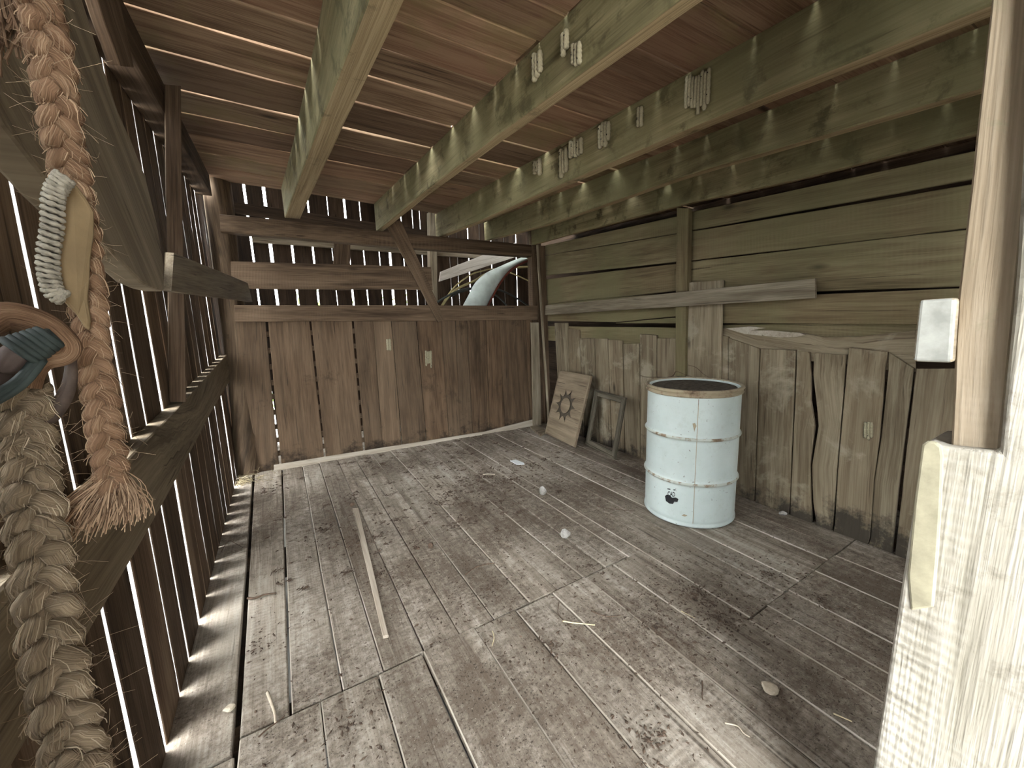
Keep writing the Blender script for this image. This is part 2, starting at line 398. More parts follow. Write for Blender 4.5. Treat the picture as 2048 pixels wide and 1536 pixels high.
# ------------------------------------------------------------------ back half wall, lower boards
PB0 = V((-.18, 4.215, 0)); NB = V((.062, 1, 0)).normalized()
def pb(x, y, off=0): return onp(x, y, PB0+NB*off, NB)
mb = MB()
seams = [((470, 640), (486, 950)), ((533, 642), (560, 932)), ((621, 646), (650, 917)), ((706, 644), (728, 900)), ((747, 652), (765, 893)), ((783, 644), (804, 890)), ((833, 644), (853, 884)), ((883, 644), (898, 873)), ((911, 648), (920, 862)), ((934, 642), (945, 861)), ((972, 642), (980, 858)), ((999, 640), (1011, 851)), ((1051, 640), (1060, 842)), ((1085, 640), (1092, 842))]
gw = [.01, .02, .016, .02, .003, .006, .008, .004, .003, .006, .004, .003, .006, .01]
for i in range(len(seams)-1):
    (t0, b0), (t1, b1) = seams[i], seams[i+1]
    A, D = pb(*b0), pb(*t0); B, Cc = pb(*b1), pb(*t1)
    for p in (A, B): p.z = -.02
    u = V((1, -.062, 0)).normalized()
    D2 = D + (D-A).normalized()*.12; C2 = Cc + (Cc-B).normalized()*.12
    board(mb, [A+u*gw[i]/2, D2+u*gw[i]/2], [B-u*gw[i+1]/2, C2-u*gw[i+1]/2], NB, .024, seg=18, jit=.0022, face=.0015)
# horizontal cleats behind the gaps
for z in (.12, .25, .38, .52, .67, .80, .95, 1.10, 1.25):
    a = PB0 + V((0, 0, z)) + NB*.028
    boxboard(mb, a+V((-.2, .012, 0)), a+V((1.5, -.093, 0)), V((0, 0, .05)), NB, .015, seg=4, tint=.1)
tag(mb.build('wall_back', M['back']), kind='structure')

# ------------------------------------------------------------------ far wall beyond the bay
mb = MB()
YF = 5.25
fg = [(-.62, .02), (-.47, .02), (-.30, .022), (-.13, .026), (.045, .036), (.255, .034), (.468, .026), (.675, .008), (.86, .034), (1.035, .018), (1.22, .016), (1.355, .038), (1.53, .012), (1.68, .012), (1.78, .012)]
fg += [(ony(x, 575, YF).x, g) for x, g in ((903, .012), (918, .01), (941, .02), (963, .009), (986, .022), (1010, .008), (1035, .022), (1060, .018), (1090, .01))] + [(3.28, .01), (3.5, .01)]
for (x0, g0), (x1, g1) in zip(fg[:-1], fg[1:]):
    a, b = x0+g0*.36, x1-g1*.36
    l = rnd.uniform(-.004, .004)
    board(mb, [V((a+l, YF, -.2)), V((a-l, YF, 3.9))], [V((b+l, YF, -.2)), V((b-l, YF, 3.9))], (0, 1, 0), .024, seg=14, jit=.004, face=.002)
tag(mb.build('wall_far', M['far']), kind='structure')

mb = MB()
for k in range(10):  # unseen partition added to keep loft light off the far wall
    x = -.42+k*.2
    boxboard(mb, V((x, 4.36, 2.60)), V((x, 4.36, 4.05)), V((.197, 0, 0)), (0, 1, 0), .022, seg=4, jit=.001)
tag(mb.build('wall_loft_lightblock', M['far']), kind='structure')
# ------------------------------------------------------------------ right wall
PR0 = V((2.80, 1.6, 0)); NR = V((1, -.03, 0)).normalized()
def pr(x, y, off=0): return onp(x, y, PR0+NR*off, NR)
def rb(mbx, TL, TR, BR, BL, off=.0, t=.024, mid_top=None, mid_bot=None, **k):
    hi = [pr(*TL, off)]+[pr(*p, off) for p in (mid_top or [])]+[pr(*TR, off)]
    lo = [pr(*BL, off)]+[pr(*p, off) for p in (mid_bot or [])]+[pr(*BR, off)]
    board(mbx, lo, hi, NR, t, **k)
wr = MB()
rb(wr, (1080, 493), (1362, 431), (1362, 465.5), (1080, 512), .02, tint=.3)
rb(wr, (1080, 513.5), (1362, 466.5), (1362, 523), (1080, 552.5), .02, tint=.55)
rb(wr, (1080, 560), (1362, 526), (1362, 581), (1080, 610), .02, tint=.5)
rb(wr, (1080, 606), (1362, 585), (1362, 632), (1080, 642), .026, tint=.4, mid_bot=[(1232, 644)])
rb(wr, (1232, 645.5), (1362, 634), (1362, 647), (1232, 646.5), .02, tint=.6)
rb(wr, (1080, 652), (1362, 655.5), (1362, 700), (1080, 680), .03, tint=.45)
rb(wr, (1366, 427.5), (2020, 287), (2020, 345), (1366, 464), .02, tint=.55, seg=20)
rb(wr, (1366, 466), (2020, 356), (2020, 447), (1366, 523), .02, tint=.5, seg=20)
rb(wr, (1366, 525), (2020, 449), (2020, 568), (1366, 594), .02, tint=.42, seg=24, jit=.004)
rb(wr, (1366, 600), (2020, 572), (2020, 650), (1366, 646), .02, tint=.5, seg=20)
rb(wr, (1366, 651), (2020, 640), (2020, 720), (1366, 672), .055, tint=.15, seg=20)
ru = wr.build('wall_right', M['right_up']); tag(ru, kind='structure')
wl2 = MB()
lows = [((1107, 646), (1135, 646), (1139, 741), (1112, 741), 0), ]
def vb(TLp, TRp, seamL, seamR, off, midL=(), midR=(), **k):
    """upright board: top corners then a second point lower on each long edge"""
    def down(p, q):
        P, Q = pr(*p, off), pr(*q, off); d = (Q-P); s = (P.z+.06)/(-d.z); return P + d*s
    TL, TR = pr(*TLp, off), pr(*TRp, off)
    BL, BR = down(TLp, seamL), down(TRp, seamR)
    board(wl2, [BL]+[pr(*q, off) for q in midL]+[TL], [BR]+[pr(*q, off) for q in midR]+[TR], NR, .022, seg=24, jit=.002, face=.0015, **k)
vb((1109, 646), (1134.6, 646), (1114, 741), (1138.6, 741), 0, tint=.55)
vb((1136, 657), (1157.6, 660), (1139.6, 741), (1161.6, 747), .004, tint=.4)
vb((1159, 676), (1187.4, 677), (1163, 747), (1191.5, 766), .002, tint=.7)
vb((1188.6, 677), (1214.5, 678), (1192.6, 766), (1218.5, 782), .004, tint=.6)
vb((1215.7, 679), (1244.4, 682), (1219.7, 782), (1246.6, 787), .002, tint=.65)
vb((1246, 688), (1278.4, 687), (1248, 787), (1278.8, 760), .004, tint=.6)
vb((1279.6, 668), (1312.6, 671), (1280, 760), (1312.8, 760), 0, tint=.6)
vb((1314, 677), (1352, 677), (1314, 760), (1351.5, 760), .004, tint=.5)
vb((1440.5, 671), (1456.4, 674), (1440, 850), (1455.5, 850), .004, tint=.5)
vb((1457.4, 676), (1519, 697), (1456.5, 850), (1513.2, 855), .002, tint=.45)
vb((1520.5, 698), (1590.5, 701), (1515, 855), (1582.6, 900), 0, tint=.6)
vb((1593.5, 703), (1617, 705), (1585.5, 900), (1620, 900), .003, tint=.5, midL=[(1581, 1010), (1584, 940), (1587, 870), (1591, 780), (1592, 740)], midR=[(1622, 1005), (1620, 930), (1630, 850), (1621, 800), (1622, 750)])
vb((1628, 706), (1692, 711), (1632, 900), (1675.6, 900), .0, tint=.6, midL=[(1626, 1005), (1624, 930), (1637, 852), (1632, 800), (1626, 750)], midR=[(1667, 1030), (1673, 940), (1680, 850), (1686, 780), (1689, 740)])
vb((1697, 695), (1776, 703), (1679, 900), (1752, 900), .002, tint=.4, midL=[(1669, 1050), (1676, 940), (1683, 860), (1690, 780), (1694, 735)], midR=[(1740, 1075), (1748, 960), (1757, 880), (1765, 800), (1768, 740)])
vb((1778, 706), (1827, 738), (1756, 900), (1808.6, 900), .004, tint=.3, midL=[(1742, 1075), (1749, 960), (1762, 880), (1770, 800), (1776, 740)], midR=[(1785, 1090), (1796, 980), (1806, 900), (1815, 830), (1822, 780)])
vb((1832, 738), (1935, 738), (1813.4, 900), (1925, 900), .002, tint=.25)
vb((1938, 738), (2100, 738), (1928, 900), (2060, 900), .002, tint=.3)
lowr = wl2.build('lower_boarding', M['right_low'], ru)
mb = MB()   # mid panel behind drum between stud and wide upright
rb(mb, (1440, 655), (1830, 660), (1830, 745), (1440, 676), .026, tint=.5, seg=24, jit=.006,
   mid_top=[(1500, 661), (1605, 667), (1650, 675), (1720, 672)], mid_bot=[(1520, 700), (1600, 720), (1700, 730), (1760, 740)])
lb = mb.build('splintered_board', M['right_low'], ru)
mb = MB()
prism(mb, [pr(*p, .012) for p in ((1452, 657), (1500, 653), (1530, 656), (1500, 661), (1540, 661), (1600, 666), (1610, 670), (1590, 674), (1560, 675), (1490, 668))], NR*.012, tint=.7)
mb.build('splinter', M['lath'], ru)
# unseen skin added behind the right wall to keep its gaps dark
mb = MB()
for k in range(16):
    z = -.6+k*.29
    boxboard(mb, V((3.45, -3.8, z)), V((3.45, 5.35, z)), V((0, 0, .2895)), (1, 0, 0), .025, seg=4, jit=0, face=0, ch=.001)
tag(mb.build('wall_outer_lightblock', M['far']), kind='structure')
# front wall right of the doorway, and an unseen wall added in front to block light
mb = MB()
for k in range(13):
    x = .9+k*.197
    boxboard(mb, V((x, -3.0, -.6)), V((x, -3.0, 4.05)), V((.196, 0, 0)), (0, 1, 0), .025, seg=4, jit=.001)
tag(mb.build('wall_passage_lightblock', M['back']), kind='structure')
mb = MB()
for k in range(12):
    x = 1.13+k*.195
    boxboard(mb, V((x, -.02, -.1)), V((x, -.02, 3.0)), V((.193-(.05 if k < 8 else 0), 0, 0)), (0, 1, 0), .025, seg=4, jit=.001)  # gaps opened between these unseen boards to brighten the right floor
for k in range(2):  # unseen boards added left of the doorway to dim the left floor
    boxboard(mb, V((-.64+k*.27, .10, -.1)), V((-.64+k*.27, .10, 3.0)), V((.265, 0, 0)), (0, 1, 0), .025, seg=4, jit=.001)
tag(mb.build('wall_front', M['back']), kind='structure')

# ------------------------------------------------------------------ ceiling boards
def ceil_z(x, y): return 2.56 - .05*(x-.2) + .048*(y-4.2)
mb = MB()
ys = [-.25, -.02, .18, .40, .60, .81, 1.0, 1.27, 1.43, 1.60, 1.79, 2.02, 2.29, 2.64, 2.93, 3.25, 3.60, 3.92, 4.30]
cg = {2.02: .008, 2.29: .020, 2.64: .028, 2.93: .014, 3.25: .009, 3.60: .008, 1.27: .008, 1.60: .006, 3.92: .004, .81: .007, 1.79: .008, 1.43: .005, 1.0: .005}
sl = -.065
for y0, y1 in zip(ys[:-1], ys[1:]):
    g0, g1 = cg.get(y0, .004), cg.get(y1, .004)
    for (x0, x1) in ((-.40, .985), (.99, 3.42)):
        xs = x0 + (rnd.uniform(-.03, .03) if x0 < 0 else 0)
        a, b = y0+g0/2, y1-g1/2
        if x0 < 0 and y1 == 2.02: b -= .008
        def cp(x, y): yy = y+sl*(x-.25); return V((x, yy, ceil_z(x, yy)))
        n_seg = 5
        lo = [cp(xs+(x1-xs)*s/n_seg, a) for s in range(n_seg+1)]; hi = [cp(xs+(x1-xs)*s/n_seg, b) for s in range(n_seg+1)]
        tn = rnd.random()
        if y1 < 1.5: tn = rnd.choice((.11, .12, .25, .26, .39))+rnd.uniform(0, .015)
        board(mb, lo, hi, (0, 0, 1), .024, seg=20, jit=.004 if x0 < 0 else .0025, face=.003, ch=.003, end=.012, tint=tn)
ce = mb.build('ceiling', M['ceil']); tag(ce, kind='structure')
mb = MB()
boxboard(mb, V((-.62, -3.8, 4.1)), V((-.62, 5.3, 4.1)), V((4.2, 0, 0)), (0, 0, 1), .03, seg=2)  # unseen roof, added and extended forward to limit the sky light
tag(mb.build('roof_lightblock', M['roof_lightblock']), kind='structure')

# ------------------------------------------------------------------ joists
def joist(pts, w, label, name='joist', hend=None):
    """pts: (x_left, y, z_bottom) from far to near; the joist hangs under the ceiling boards"""
    b = MB(); n = len(pts); vs, bcs, fs = [], [], []
    so = V((rnd.uniform(0, 60), rnd.uniform(0, 60), 0)); w0, w1 = wob(), wob()
    fine = []
    N = 30
    for i in range(N+1):
        s = i/N*(n-1); k = min(int(s), n-2); t = s-k
        fine.append(tuple(pts[k][j]*(1-t)+pts[k+1][j]*t for j in range(3)))
    for i, (x, y, z) in enumerate(fine):
        ww = w if not callable(w) else w(i/N)
        zt = ceil_z(x, y)-.001; zt2 = ceil_z(x+ww, y)-.001
        z += w0(i/N)*.004; x2 = x+ww+w1(i/N)*.003; c = .005
        sec = [(x, zt), (x, z+c), (x+c, z), (x2-c, z+.003), (x2, z+c), (x2, zt2)]
        for (a, q) in sec:
            vs.append(V((a, y, q))); bcs.append(so+V((y, q if a < x+.02 else q*.3+a, a)))
    m_ = 6
    for i in range(N):
        for k in range(m_): fs.append((i*m_+k, i*m_+(k+1) % m_, (i+1)*m_+(k+1) % m_, (i+1)*m_+k))
    fs.append(tuple(range(m_-1, -1, -1))); fs.append(tuple(N*m_+k for k in range(m_)))
    b.add(vs, fs, bcs, .5)
    for i in range(N*m_):
        if i % m_ in (2, 3): b.mi[i] = 1
    return tag(b.build(name, [M['joist'], M['joist_under']], origin=(pts[0][0], pts[0][1], pts[0][2])), label, 'joist', 'joists under the ceiling boards')
joist([(.175, 4.25, 2.312), (.225, 3.0, 2.262), (.255, 1.9, 2.185), (.268, 1.1, 2.09), (.275, .3, 2.03), (.28, -.22, 1.99)], lambda s: .125-.05*min(1, s*1.6), 'waney rough joist nearest the slatted wall, bark edge along its underside')
joist([(.975, 4.25, 2.262), (.985, 3.0, 2.240), (.99, 1.74, 2.193), (.99, .89, 2.143), (.99, -.22, 2.08)], .062, 'deep joist second from the slatted wall, ending above the diagonal brace')
joist([(1.61, 4.25, 2.250), (1.615, 3.2, 2.195), (1.62, 2.1, 2.16), (1.62, 1.2, 2.125), (1.62, -.22, 2.04)], .075, 'middle joist with a crowded row of pipe-shaped mud nests')
joist([(2.205, 4.25, 2.260), (2.2, 3.0, 2.172), (2.2, 1.65, 2.155), (2.2, .9, 2.11), (2.2, -.22, 2.04)], .075, 'greenish joist next to the last before the plank wall, light streaks on its side')
joist([(2.70, 4.05, 2.205), (2.71, 3.0, 2.18), (2.72, 2.0, 2.15), (2.735, 1.2, 2.10), (2.75, .3, 2.07)], .06, 'dark joist running along the top of the plank wall')

# ------------------------------------------------------------------ timbers of the back frame
def timber(name, quad, n, t, mat, label, cat, seg=16, low=None, high=None, group=None, **k):
    """quad: BL, BR (long lower edge), TR, TL as 3D points"""
    b = MB(); board(b, low or [quad[0], quad[1]], high or [quad[3], quad[2]], n, t, seg=seg, **k)
    return tag(b.build(name, M[mat], origin=quad[0]), label, cat, group)
Y1 = 4.15
timber('beam', [pb(440, 464.5, -.03), pb(1075, 514, -.03), pb(1075, 491, -.03), pb(440, 428, -.03)], NB, .12, 'rail', 'thick top beam under the joist ends on the back frame', 'beam', seg=24, jit=.004, ch=.006,
       high=[pb(440, 428, -.03), pb(600, 444, -.03), pb(757, 461, -.03), pb(1075, 491, -.03)], low=[pb(440, 463, -.03), pb(600, 476, -.03), pb(757, 491, -.03), pb(1075, 514, -.03)])
timber('rail', [pb(462, 577, 0), pb(866, 580, 0), pb(862, 534, 0), pb(462, 522, 0)], NB, .035, 'rail', 'short wide middle rail ending in the air behind the diagonal brace', 'rail', seg=18, jit=.004)
timber('rail', [pb(470, 644, -.03), pb(1075, 640, -.03), pb(1075, 611, -.03), pb(470, 610, -.03)], NB, .035, 'rail', 'lower rail capping the upright boards of the back half wall', 'rail', seg=24, jit=.003)
timber('brace', [pb(876, 644, -.075), pb(772, 448, -.075), pb(802, 440, -.075), pb(890, 640, -.075)], NB, .03, 'rail', 'diagonal brace nailed across the top beam and lower rail', 'brace')
# far girts
timber('girt', [ony(440, 421, 5.2), ony(885, 488, 5.2), ony(885, 465, 5.2), ony(440, 399, 5.2)], (0, 1, 0), .045, 'far', 'dark girt on the far slatted wall just above the top beam', 'girt', group='girts on the far wall')
timber('girt', [ony(505, 484, 5.2), ony(1000, 520, 5.2), ony(1000, 506, 5.2), ony(505, 470, 5.2)], (0, 1, 0), .045, 'grey', 'pale girt on the far slatted wall just below the top beam', 'girt', group='girts on the far wall')
timber('board_stub', [ony(665, 580, 5.0), ony(668, 486, 5.0), ony(701, 490, 5.0), ony(700, 580, 5.0)], (0, 1, 0), .03, 'rail', 'short upright board standing behind the middle rail', 'board')
timber('stud', [ony(861, 650, 4.95), ony(858, 424, 4.95), ony(874, 424, 4.95), ony(876, 650, 4.95)], (0, 1, 0), .09, 'grey', 'rough upright stud in the bay behind the diagonal brace', 'stud', jit=.006)
timber('batten', [ony(879, 563, 4.9), ony(1060, 505, 4.9), ony(1030, 485, 4.9), ony(882, 543, 4.9)], (0, 1, 0), .03, 'whiteboard', 'whitish board slanting upward in the bay behind the opening', 'board')
# kick board
timber('kick_board', [pb(548, 943, -.03), pb(1078, 851, -.03), pb(1074, 837, -.03), pb(548, 930, -.03)], NB, .03, 'lath', 'pale sagging strip along the foot of the back wall', 'board', seg=20,
       low=[pb(548, 943, -.04), pb(700, 918, -.04), pb(853, 893, -.04), pb(970, 874, -.04), pb(1078, 851, -.04)], high=[pb(548, 930, -.01), pb(700, 906, -.01), pb(853, 882, -.01), pb(970, 863, -.01), pb(1074, 837, -.01)])
b = MB(); P = [onz(*p, .03) for p in ((1060, 852), (1074, 849), (1094, 862), (1080, 869))]; prism(b, P, V((0, 0, -.03)), .5)
tag(bevel(b.build('wood_block', M['grey'], origin=P[0])), 'small wooden block on the floor in the far corner', 'block')

# log corner post
b = MB(); so = V((3, 9, 0))
axis = [V((-.345, 4.33, -.03)), V((-.345, 4.33, .25)), V((-.33, 4.33, .5)), V((-.322, 4.33, .9)), V((-.318, 4.34, 1.35)), V((-.315, 4.35, 1.9)), V((-.305, 4.36, 2.30)), V((-.305, 4.36, 2.62))]
rad = [.142, .125, .118, .108, .1, .098, .105, .105]
path = smooth_path(axis, 40); vs, bcs, fs = [], [], []
ns = 28; ws = [wob() for _ in range(4)]
for i, p in enumerate(path):
    s = i/40; k = min(int(s*7), 6); r = rad[k]*(1-(s*7-k))+rad[k+1]*(s*7-k)
    for q in range(ns):
        a = 6.283*q/ns
        sq = 1.0 if s < .42 else .86+.14*abs(math.cos(2*a))**.5*1.0   # hewn square higher up
        kn = .022*math.exp(-((s-.11)/.02)**2-((a-4.55)/.3)**2) + .018*math.exp(-((s-.19)/.018)**2-((a-5.0)/.25)**2)
        rr = r*sq*(1+.03*math.sin(3*a+6*s)+.02*ws[q % 4](s)) + kn
        vs.append(p+V((math.cos(a)*rr, math.sin(a)*rr, 0))); bcs.append(so+V((p.z, a*r, 0)))
for i in range(40):
    for q in range(ns): fs.append((i*ns+q, i*ns+(q+1) % ns, (i+1)*ns+(q+1) % ns, (i+1)*ns+q))
fs.append(tuple(range(ns-1, -1, -1))); fs.append(tuple(40*ns+q for q in range(ns)))
b.add(vs, fs, bcs, .5)
tag(b.build('log_post', M['log'], smooth=True, origin=(-.335, 4.33, 0)), 'round knotty log post in the corner of the slatted and back walls', 'post')

# corner post group on the right
timber('corner_post', [ony(1071, 853, 4.03), ony(1062, 452, 4.0), ony(1082, 452, 4.0), ony(1088, 853, 4.03)], NB, .1, 'rail', 'squared corner post where the back wall meets the plank wall', 'post', ch=.006)
timber('corner_post', [ony(1092, 853, 4.0), ony(1078, 492, 3.95), ony(1090, 492, 3.95), ony(1103, 850, 4.0)], NB, .06, 'rail', 'second upright in the far corner, behind the leaning lath', 'post')
timber('board', [ony(1067, 852, 3.98), ony(1062, 645, 3.95), ony(1078, 645, 3.95), ony(1083, 855, 3.98)], NB, .022, 'grey', 'pale short board on the lower half of the corner post', 'board')
timber('leaning_lath', [onz(1097, 858), ony(1073, 490, 3.93), ony(1077, 490, 3.93), onz(1101, 858)], NB, .014, 'grey', 'thin lath leaning upright in the far corner', 'lath')

# ------------------------------------------------------------------ plank wall fittings
timber('stud', [pr(1351, 690, -.045), pr(1353, 416, -.045), pr(1377, 416, -.045), pr(1372, 690, -.045)], NR, .05, 'right_up', 'upright stud on the plank wall, rising above its top board', 'stud',
       low=[pr(1350, 752, -.045), pr(1353, 416, -.045)], high=[pr(1370, 752, -.045), pr(1377, 416, -.045)])
q = [pr(1370.5, 760, -.018), pr(1372, 566, -.018), pr(1445, 561, -.018), pr(1440, 760, -.018)]
for i in (0, 3):
    j = 1 if i == 0 else 2; d = q[i]-q[j]; q[i] = q[j]+d*((q[j].z)/(-d.z))
timber('wide_board', q, NR, .02, 'right_low', 'wide grey upright board right of the stud, behind the drum', 'board')
timber('long_board', [pr(1090, 630, -.07), pr(1629, 596, -.07), pr(1629, 557, -.07), pr(1091, 611, -.07)], NR, .024, 'grey', 'long sloping grey board nailed across the plank wall', 'board', seg=26, jit=.002, end=.003)

# ------------------------------------------------------------------ left wall fittings
lo = [V((-.40, .2, .69)), V((-.40, 1.7, .745)), V((-.40, 3.0, .83)), V((-.40, 4.25, .88))]
hi = [V((-.40, .2, .93)), V((-.40, 1.7, .985)), V((-.40, 2.3, 1.01)), V((-.40, 4.25, 1.11))]
timber('rail', lo+hi, (-1, 0, 0), .052, 'brace', 'thick level rail along the inside of the slatted wall, striped with light on top', 'rail', low=lo, high=hi, seg=30, jit=.004, ch=.004)
bot = onx(355, 803, -.42)
A = onx(338, 803, -.405); B_ = onx(372, 803, -.405); T1 = onx(329, 168, -.335); T2 = onx(361, 171, -.335)
T1 = A.lerp(T1, 1.0)
A = ony(338, 803, 2.25); B_ = ony(372, 803, 2.25); T1 = ony(329, 168, 2.55); T2 = ony(361, 171, 2.55)
timber('stud', [A, T1, T2, B_], V((-.2, 1, 0)), .05, 'left', 'narrow stud standing on the rail of the slatted wall up to the ceiling', 'stud', seg=18)
a1, a2 = onx(344, 582, -.33), onx(349, 505, -.33); b1, b2 = ony(505, 604, 4.08), ony(496, 566, 4.08)
timber('cross_board', [a1, b1, b2, a2], V((-.9, .25, 0)), .03, 'brace', 'broken-ended board running from the slatted wall to the log post', 'board', seg=18, end=.02, jit=.003)
b = MB()
poly = [onx(x, y, -.28) for x, y in ((0, 235), (70, 325), (130, 400), (192, 468), (245, 525), (285, 566), (310, 578), (328, 583), (328, 530), (314, 447), (290, 350), (262, 280), (235, 220), (205, 130), (165, 0), (130, -130), (-160, -130), (-160, 20), (-90, 125))]
b.add(poly+[p+V((-.05, 0, 0)) for p in poly], [tuple(range(len(poly))), tuple(range(2*len(poly)-1, len(poly)-1, -1))]+[(k, (k+1) % len(poly), len(poly)+(k+1) % len(poly), len(poly)+k) for k in range(len(poly))], [V((p.y*.75-p.z*.65, p.y*.65+p.z*.75, p.x)) for p in poly]*2, .5)
bo = b.build('brace', M['brace'], origin=poly[6])
tag(bevel(bo, .006), 'broad slab brace tapering to a point high on the slatted wall, behind the rope', 'brace')
boxb = timber('top_plate', [V((-.335, .16, 2.22)), V((-.335, 4.2, 2.42)), V((-.335, 4.2, ceil_z(-.335, 4.2)-.004)), V((-.335, .16, ceil_z(-.335, .16)-.004))], (-1, 0, 0), .10, 'left', 'dark plate along the top of the slatted wall under the ceiling board ends', 'beam', seg=18, jit=.006)
timber('hanging_board', [onx(240, 130, -.30), onx(182, -40, -.30), onx(232, -40, -.30), onx(268, 135, -.30)], (-1, .3, 0), .03, 'left', 'short dark board hanging at the top left corner beside the brace', 'board')

# ------------------------------------------------------------------ doorway timbers at the right
XP = .98
def pj(x, y, X=XP): return onx(x, y, X)
def jamb_poly(mbx, px, X, t, tint=.5):
    prism(mbx, [pj(x, y, X) for x, y in px], V((t, 0, 0)), tint, so=V((7, 3, 5)))
# big sawn post, notched
b = MB()
zb = 0.0
p_l = pj(1745, 1536); p_u = pj(1846, 884); dd = p_l-p_u; foot = p_u + dd*((p_u.z-.001)/(-dd.z))
poly = [pj(1846, 884), pj(1890, 893), pj(1998, 904), pj(2010, 770), pj(2023, 645), pj(2034, 520)]
top = pj(2060, 0); dtop = (top-pj(2034, 520)); poly.append(pj(2034, 520)+dtop*((2.35-pj(2034, 520).z)/dtop.z))
poly += [V((XP, -.14, 2.35)), V((XP, -.14, .001)), foot]
ym = [V((p.z*1.0, p.y, 0)) for p in poly]
n_ = len(poly)
t_ = .14
vs = poly+[p+V((t_, 0, 0)) for p in poly]
b.add(vs, [tuple(range(n_)), tuple(range(2*n_-1, n_-1, -1))]+[(k, (k+1) % n_, n_+(k+1) % n_, n_+k) for k in range(n_)], [V((p.z+7, p.y+3, p.x+5)) for p in vs], .55)
dp = b.build('door_post', M['cream'], origin=foot); bevel(dp, .008, 3)
tag(dp, 'massive pale sawn doorway post with a square notch cut at its top', 'post')
b = MB()
py = [(1843, 889), (1853, 881), (1873, 885), (1884, 894), (1887, 915), (1884, 1000), (1878, 1100), (1868, 1215), (1820, 1222), (1814, 1150), (1828, 1000)]
prism(b, [pj(x, y, XP-.003) for x, y in py], V((.01, 0, 0)), .5); w_ = b.build('worn_edge', M['wane'], dp); bevel(w_, .004)
w_['label'] = 'yellowish worn edge strip'
b = MB()
A, B_, Cc, D = pj(1902, 905, 1.0), pj(1998, 925, 1.0), pj(2085, -20, 1.0), pj(1987, -20, 1.0)
low_ = [A+(A-D)*.05, pj(1916, 600, 1.0), D+(D-A)*.12]; high_ = [B_+(B_-Cc)*.05, pj(2030, 600, 1.0), Cc+(Cc-B_)*.12]
board(b, low_, high_, V((1, 0, 0)), .05, seg=30, jit=.0012, face=.0008, ch=.003)
tag(b.build('door_jamb', M['post'], origin=A), 'rough pale upright board set behind the notch of the doorway post', 'board')
b = MB()
q = [pj(1837, 600, .985), pj(1914, 595, .985), pj(1905, 726, .985), pj(1824, 723, .985)]
prism(b, q, V((1.65, 0, 0)), .5)
for i in range(len(b.mi)): b.mi[i] = 1
b.mi[0] = 0
rail = b.build('front_rail', [M['endgrain'], M['grey']], origin=q[0]); bevel(rail, .006, 3)
tag(rail, 'grey sawn rail end poking out from behind the doorway post', 'rail')

# ------------------------------------------------------------------ drum
DC = V((2.328, 1.578, 0.004)); DR = .283
drum = empty('steel_drum', DC, 'pale mint steel drum with rusty rim and ribs, standing by the plank wall', 'drum')
def prof_body():
    pts = [(.0, .012), (.262, .012), (.270, .004), (.282, .0), (.288, .006), (.288, .016), (DR-.004, .026)]
    ribs = (.285, .575)
    z = .03
    while z < .835:
        r = DR
        for rz in ribs: r += .0115*math.exp(-((z-rz)/.011)**2)
        pts.append((r, z)); z += .0055 if min(abs(z-q) for q in ribs) < .04 else .02
    pts += [(DR, .835)]
    return pts
b = MB(); lathe(b, prof_body(), DC, 96); b.build('body', M['drum'], drum, smooth=True)
b = MB()
for rz in (.285, .575):
    lathe(b, [(DR+.0118*math.exp(-(dz/.011)**2)+.0008, rz+dz) for dz in (-.010, -.006, -.003, 0, .003, .006, .010)], DC, 96)
    b2 = MB(); b2.v, b2.f, b2.bc, b2.t, b2.mi = b.v, b.f, b.bc, b.t, b.mi
    b2.build('rib', M['rib'], drum, smooth=True, fix=False); b = MB()
b = MB(); lathe(b, [(DR, .832), (DR+.008, .836), (DR+.012, .842), (DR+.008, .848), (DR-.002, .852), (DR-.002, .858), (DR+.011, .862), (DR+.016, .869), (DR+.012, .877), (DR+.004, .880), (DR-.006, .878), (DR-.010, .870)], DC, 96)
b.build('clamp_rim', M['rust'], drum, smooth=True, fix=False)
b = MB(); lathe(b, [(DR-.010, .872), (DR-.013, .866), (DR-.020, .862), (DR-.05, .861)], DC, 96); b.build('lid_edge', M['drum'], drum, smooth=True, fix=False)
b = MB(); lathe(b, [(DR-.026, .8618), (.2, .864), (.12, .8655), (0.0005, .866)], DC, 64); b.build('lid', M['lidmuck'], drum, smooth=True, fix=False)
def drum_hit(x, y, r=DR):
    d = ray(x, y); o = CO-DC
    a = d.x*d.x+d.y*d.y; bb = 2*(o.x*d.x+o.y*d.y); c = o.x*o.x+o.y*o.y-r*r
    t = (-bb-math.sqrt(bb*bb-4*a*c))/(2*a); p = CO+d*t-DC
    return math.atan2(p.y, p.x), p.z
def on_drum(a, z, r): return DC+V((r*math.cos(a), r*math.sin(a), z))
b = MB()   # welded side seam
a0, _ = drum_hit(1397, 800); a1_, _ = drum_hit(1386, 1045)
vs = []; fs = []
for i in range(80):
    z = .03+i*.0101; aa = (a0+a1_)/2; rr = DR+.0016+sum(.0118*math.exp(-((z-q)/.011)**2) for q in (.285, .575))
    vs += [on_drum(aa-.006, z, rr), on_drum(aa+.006, z, rr)]
for i in range(79): fs.append((2*i, 2*i+1, 2*i+3, 2*i+2))
b.add(vs, fs); b.build('side_seam', M['rust'], drum, fix=False)
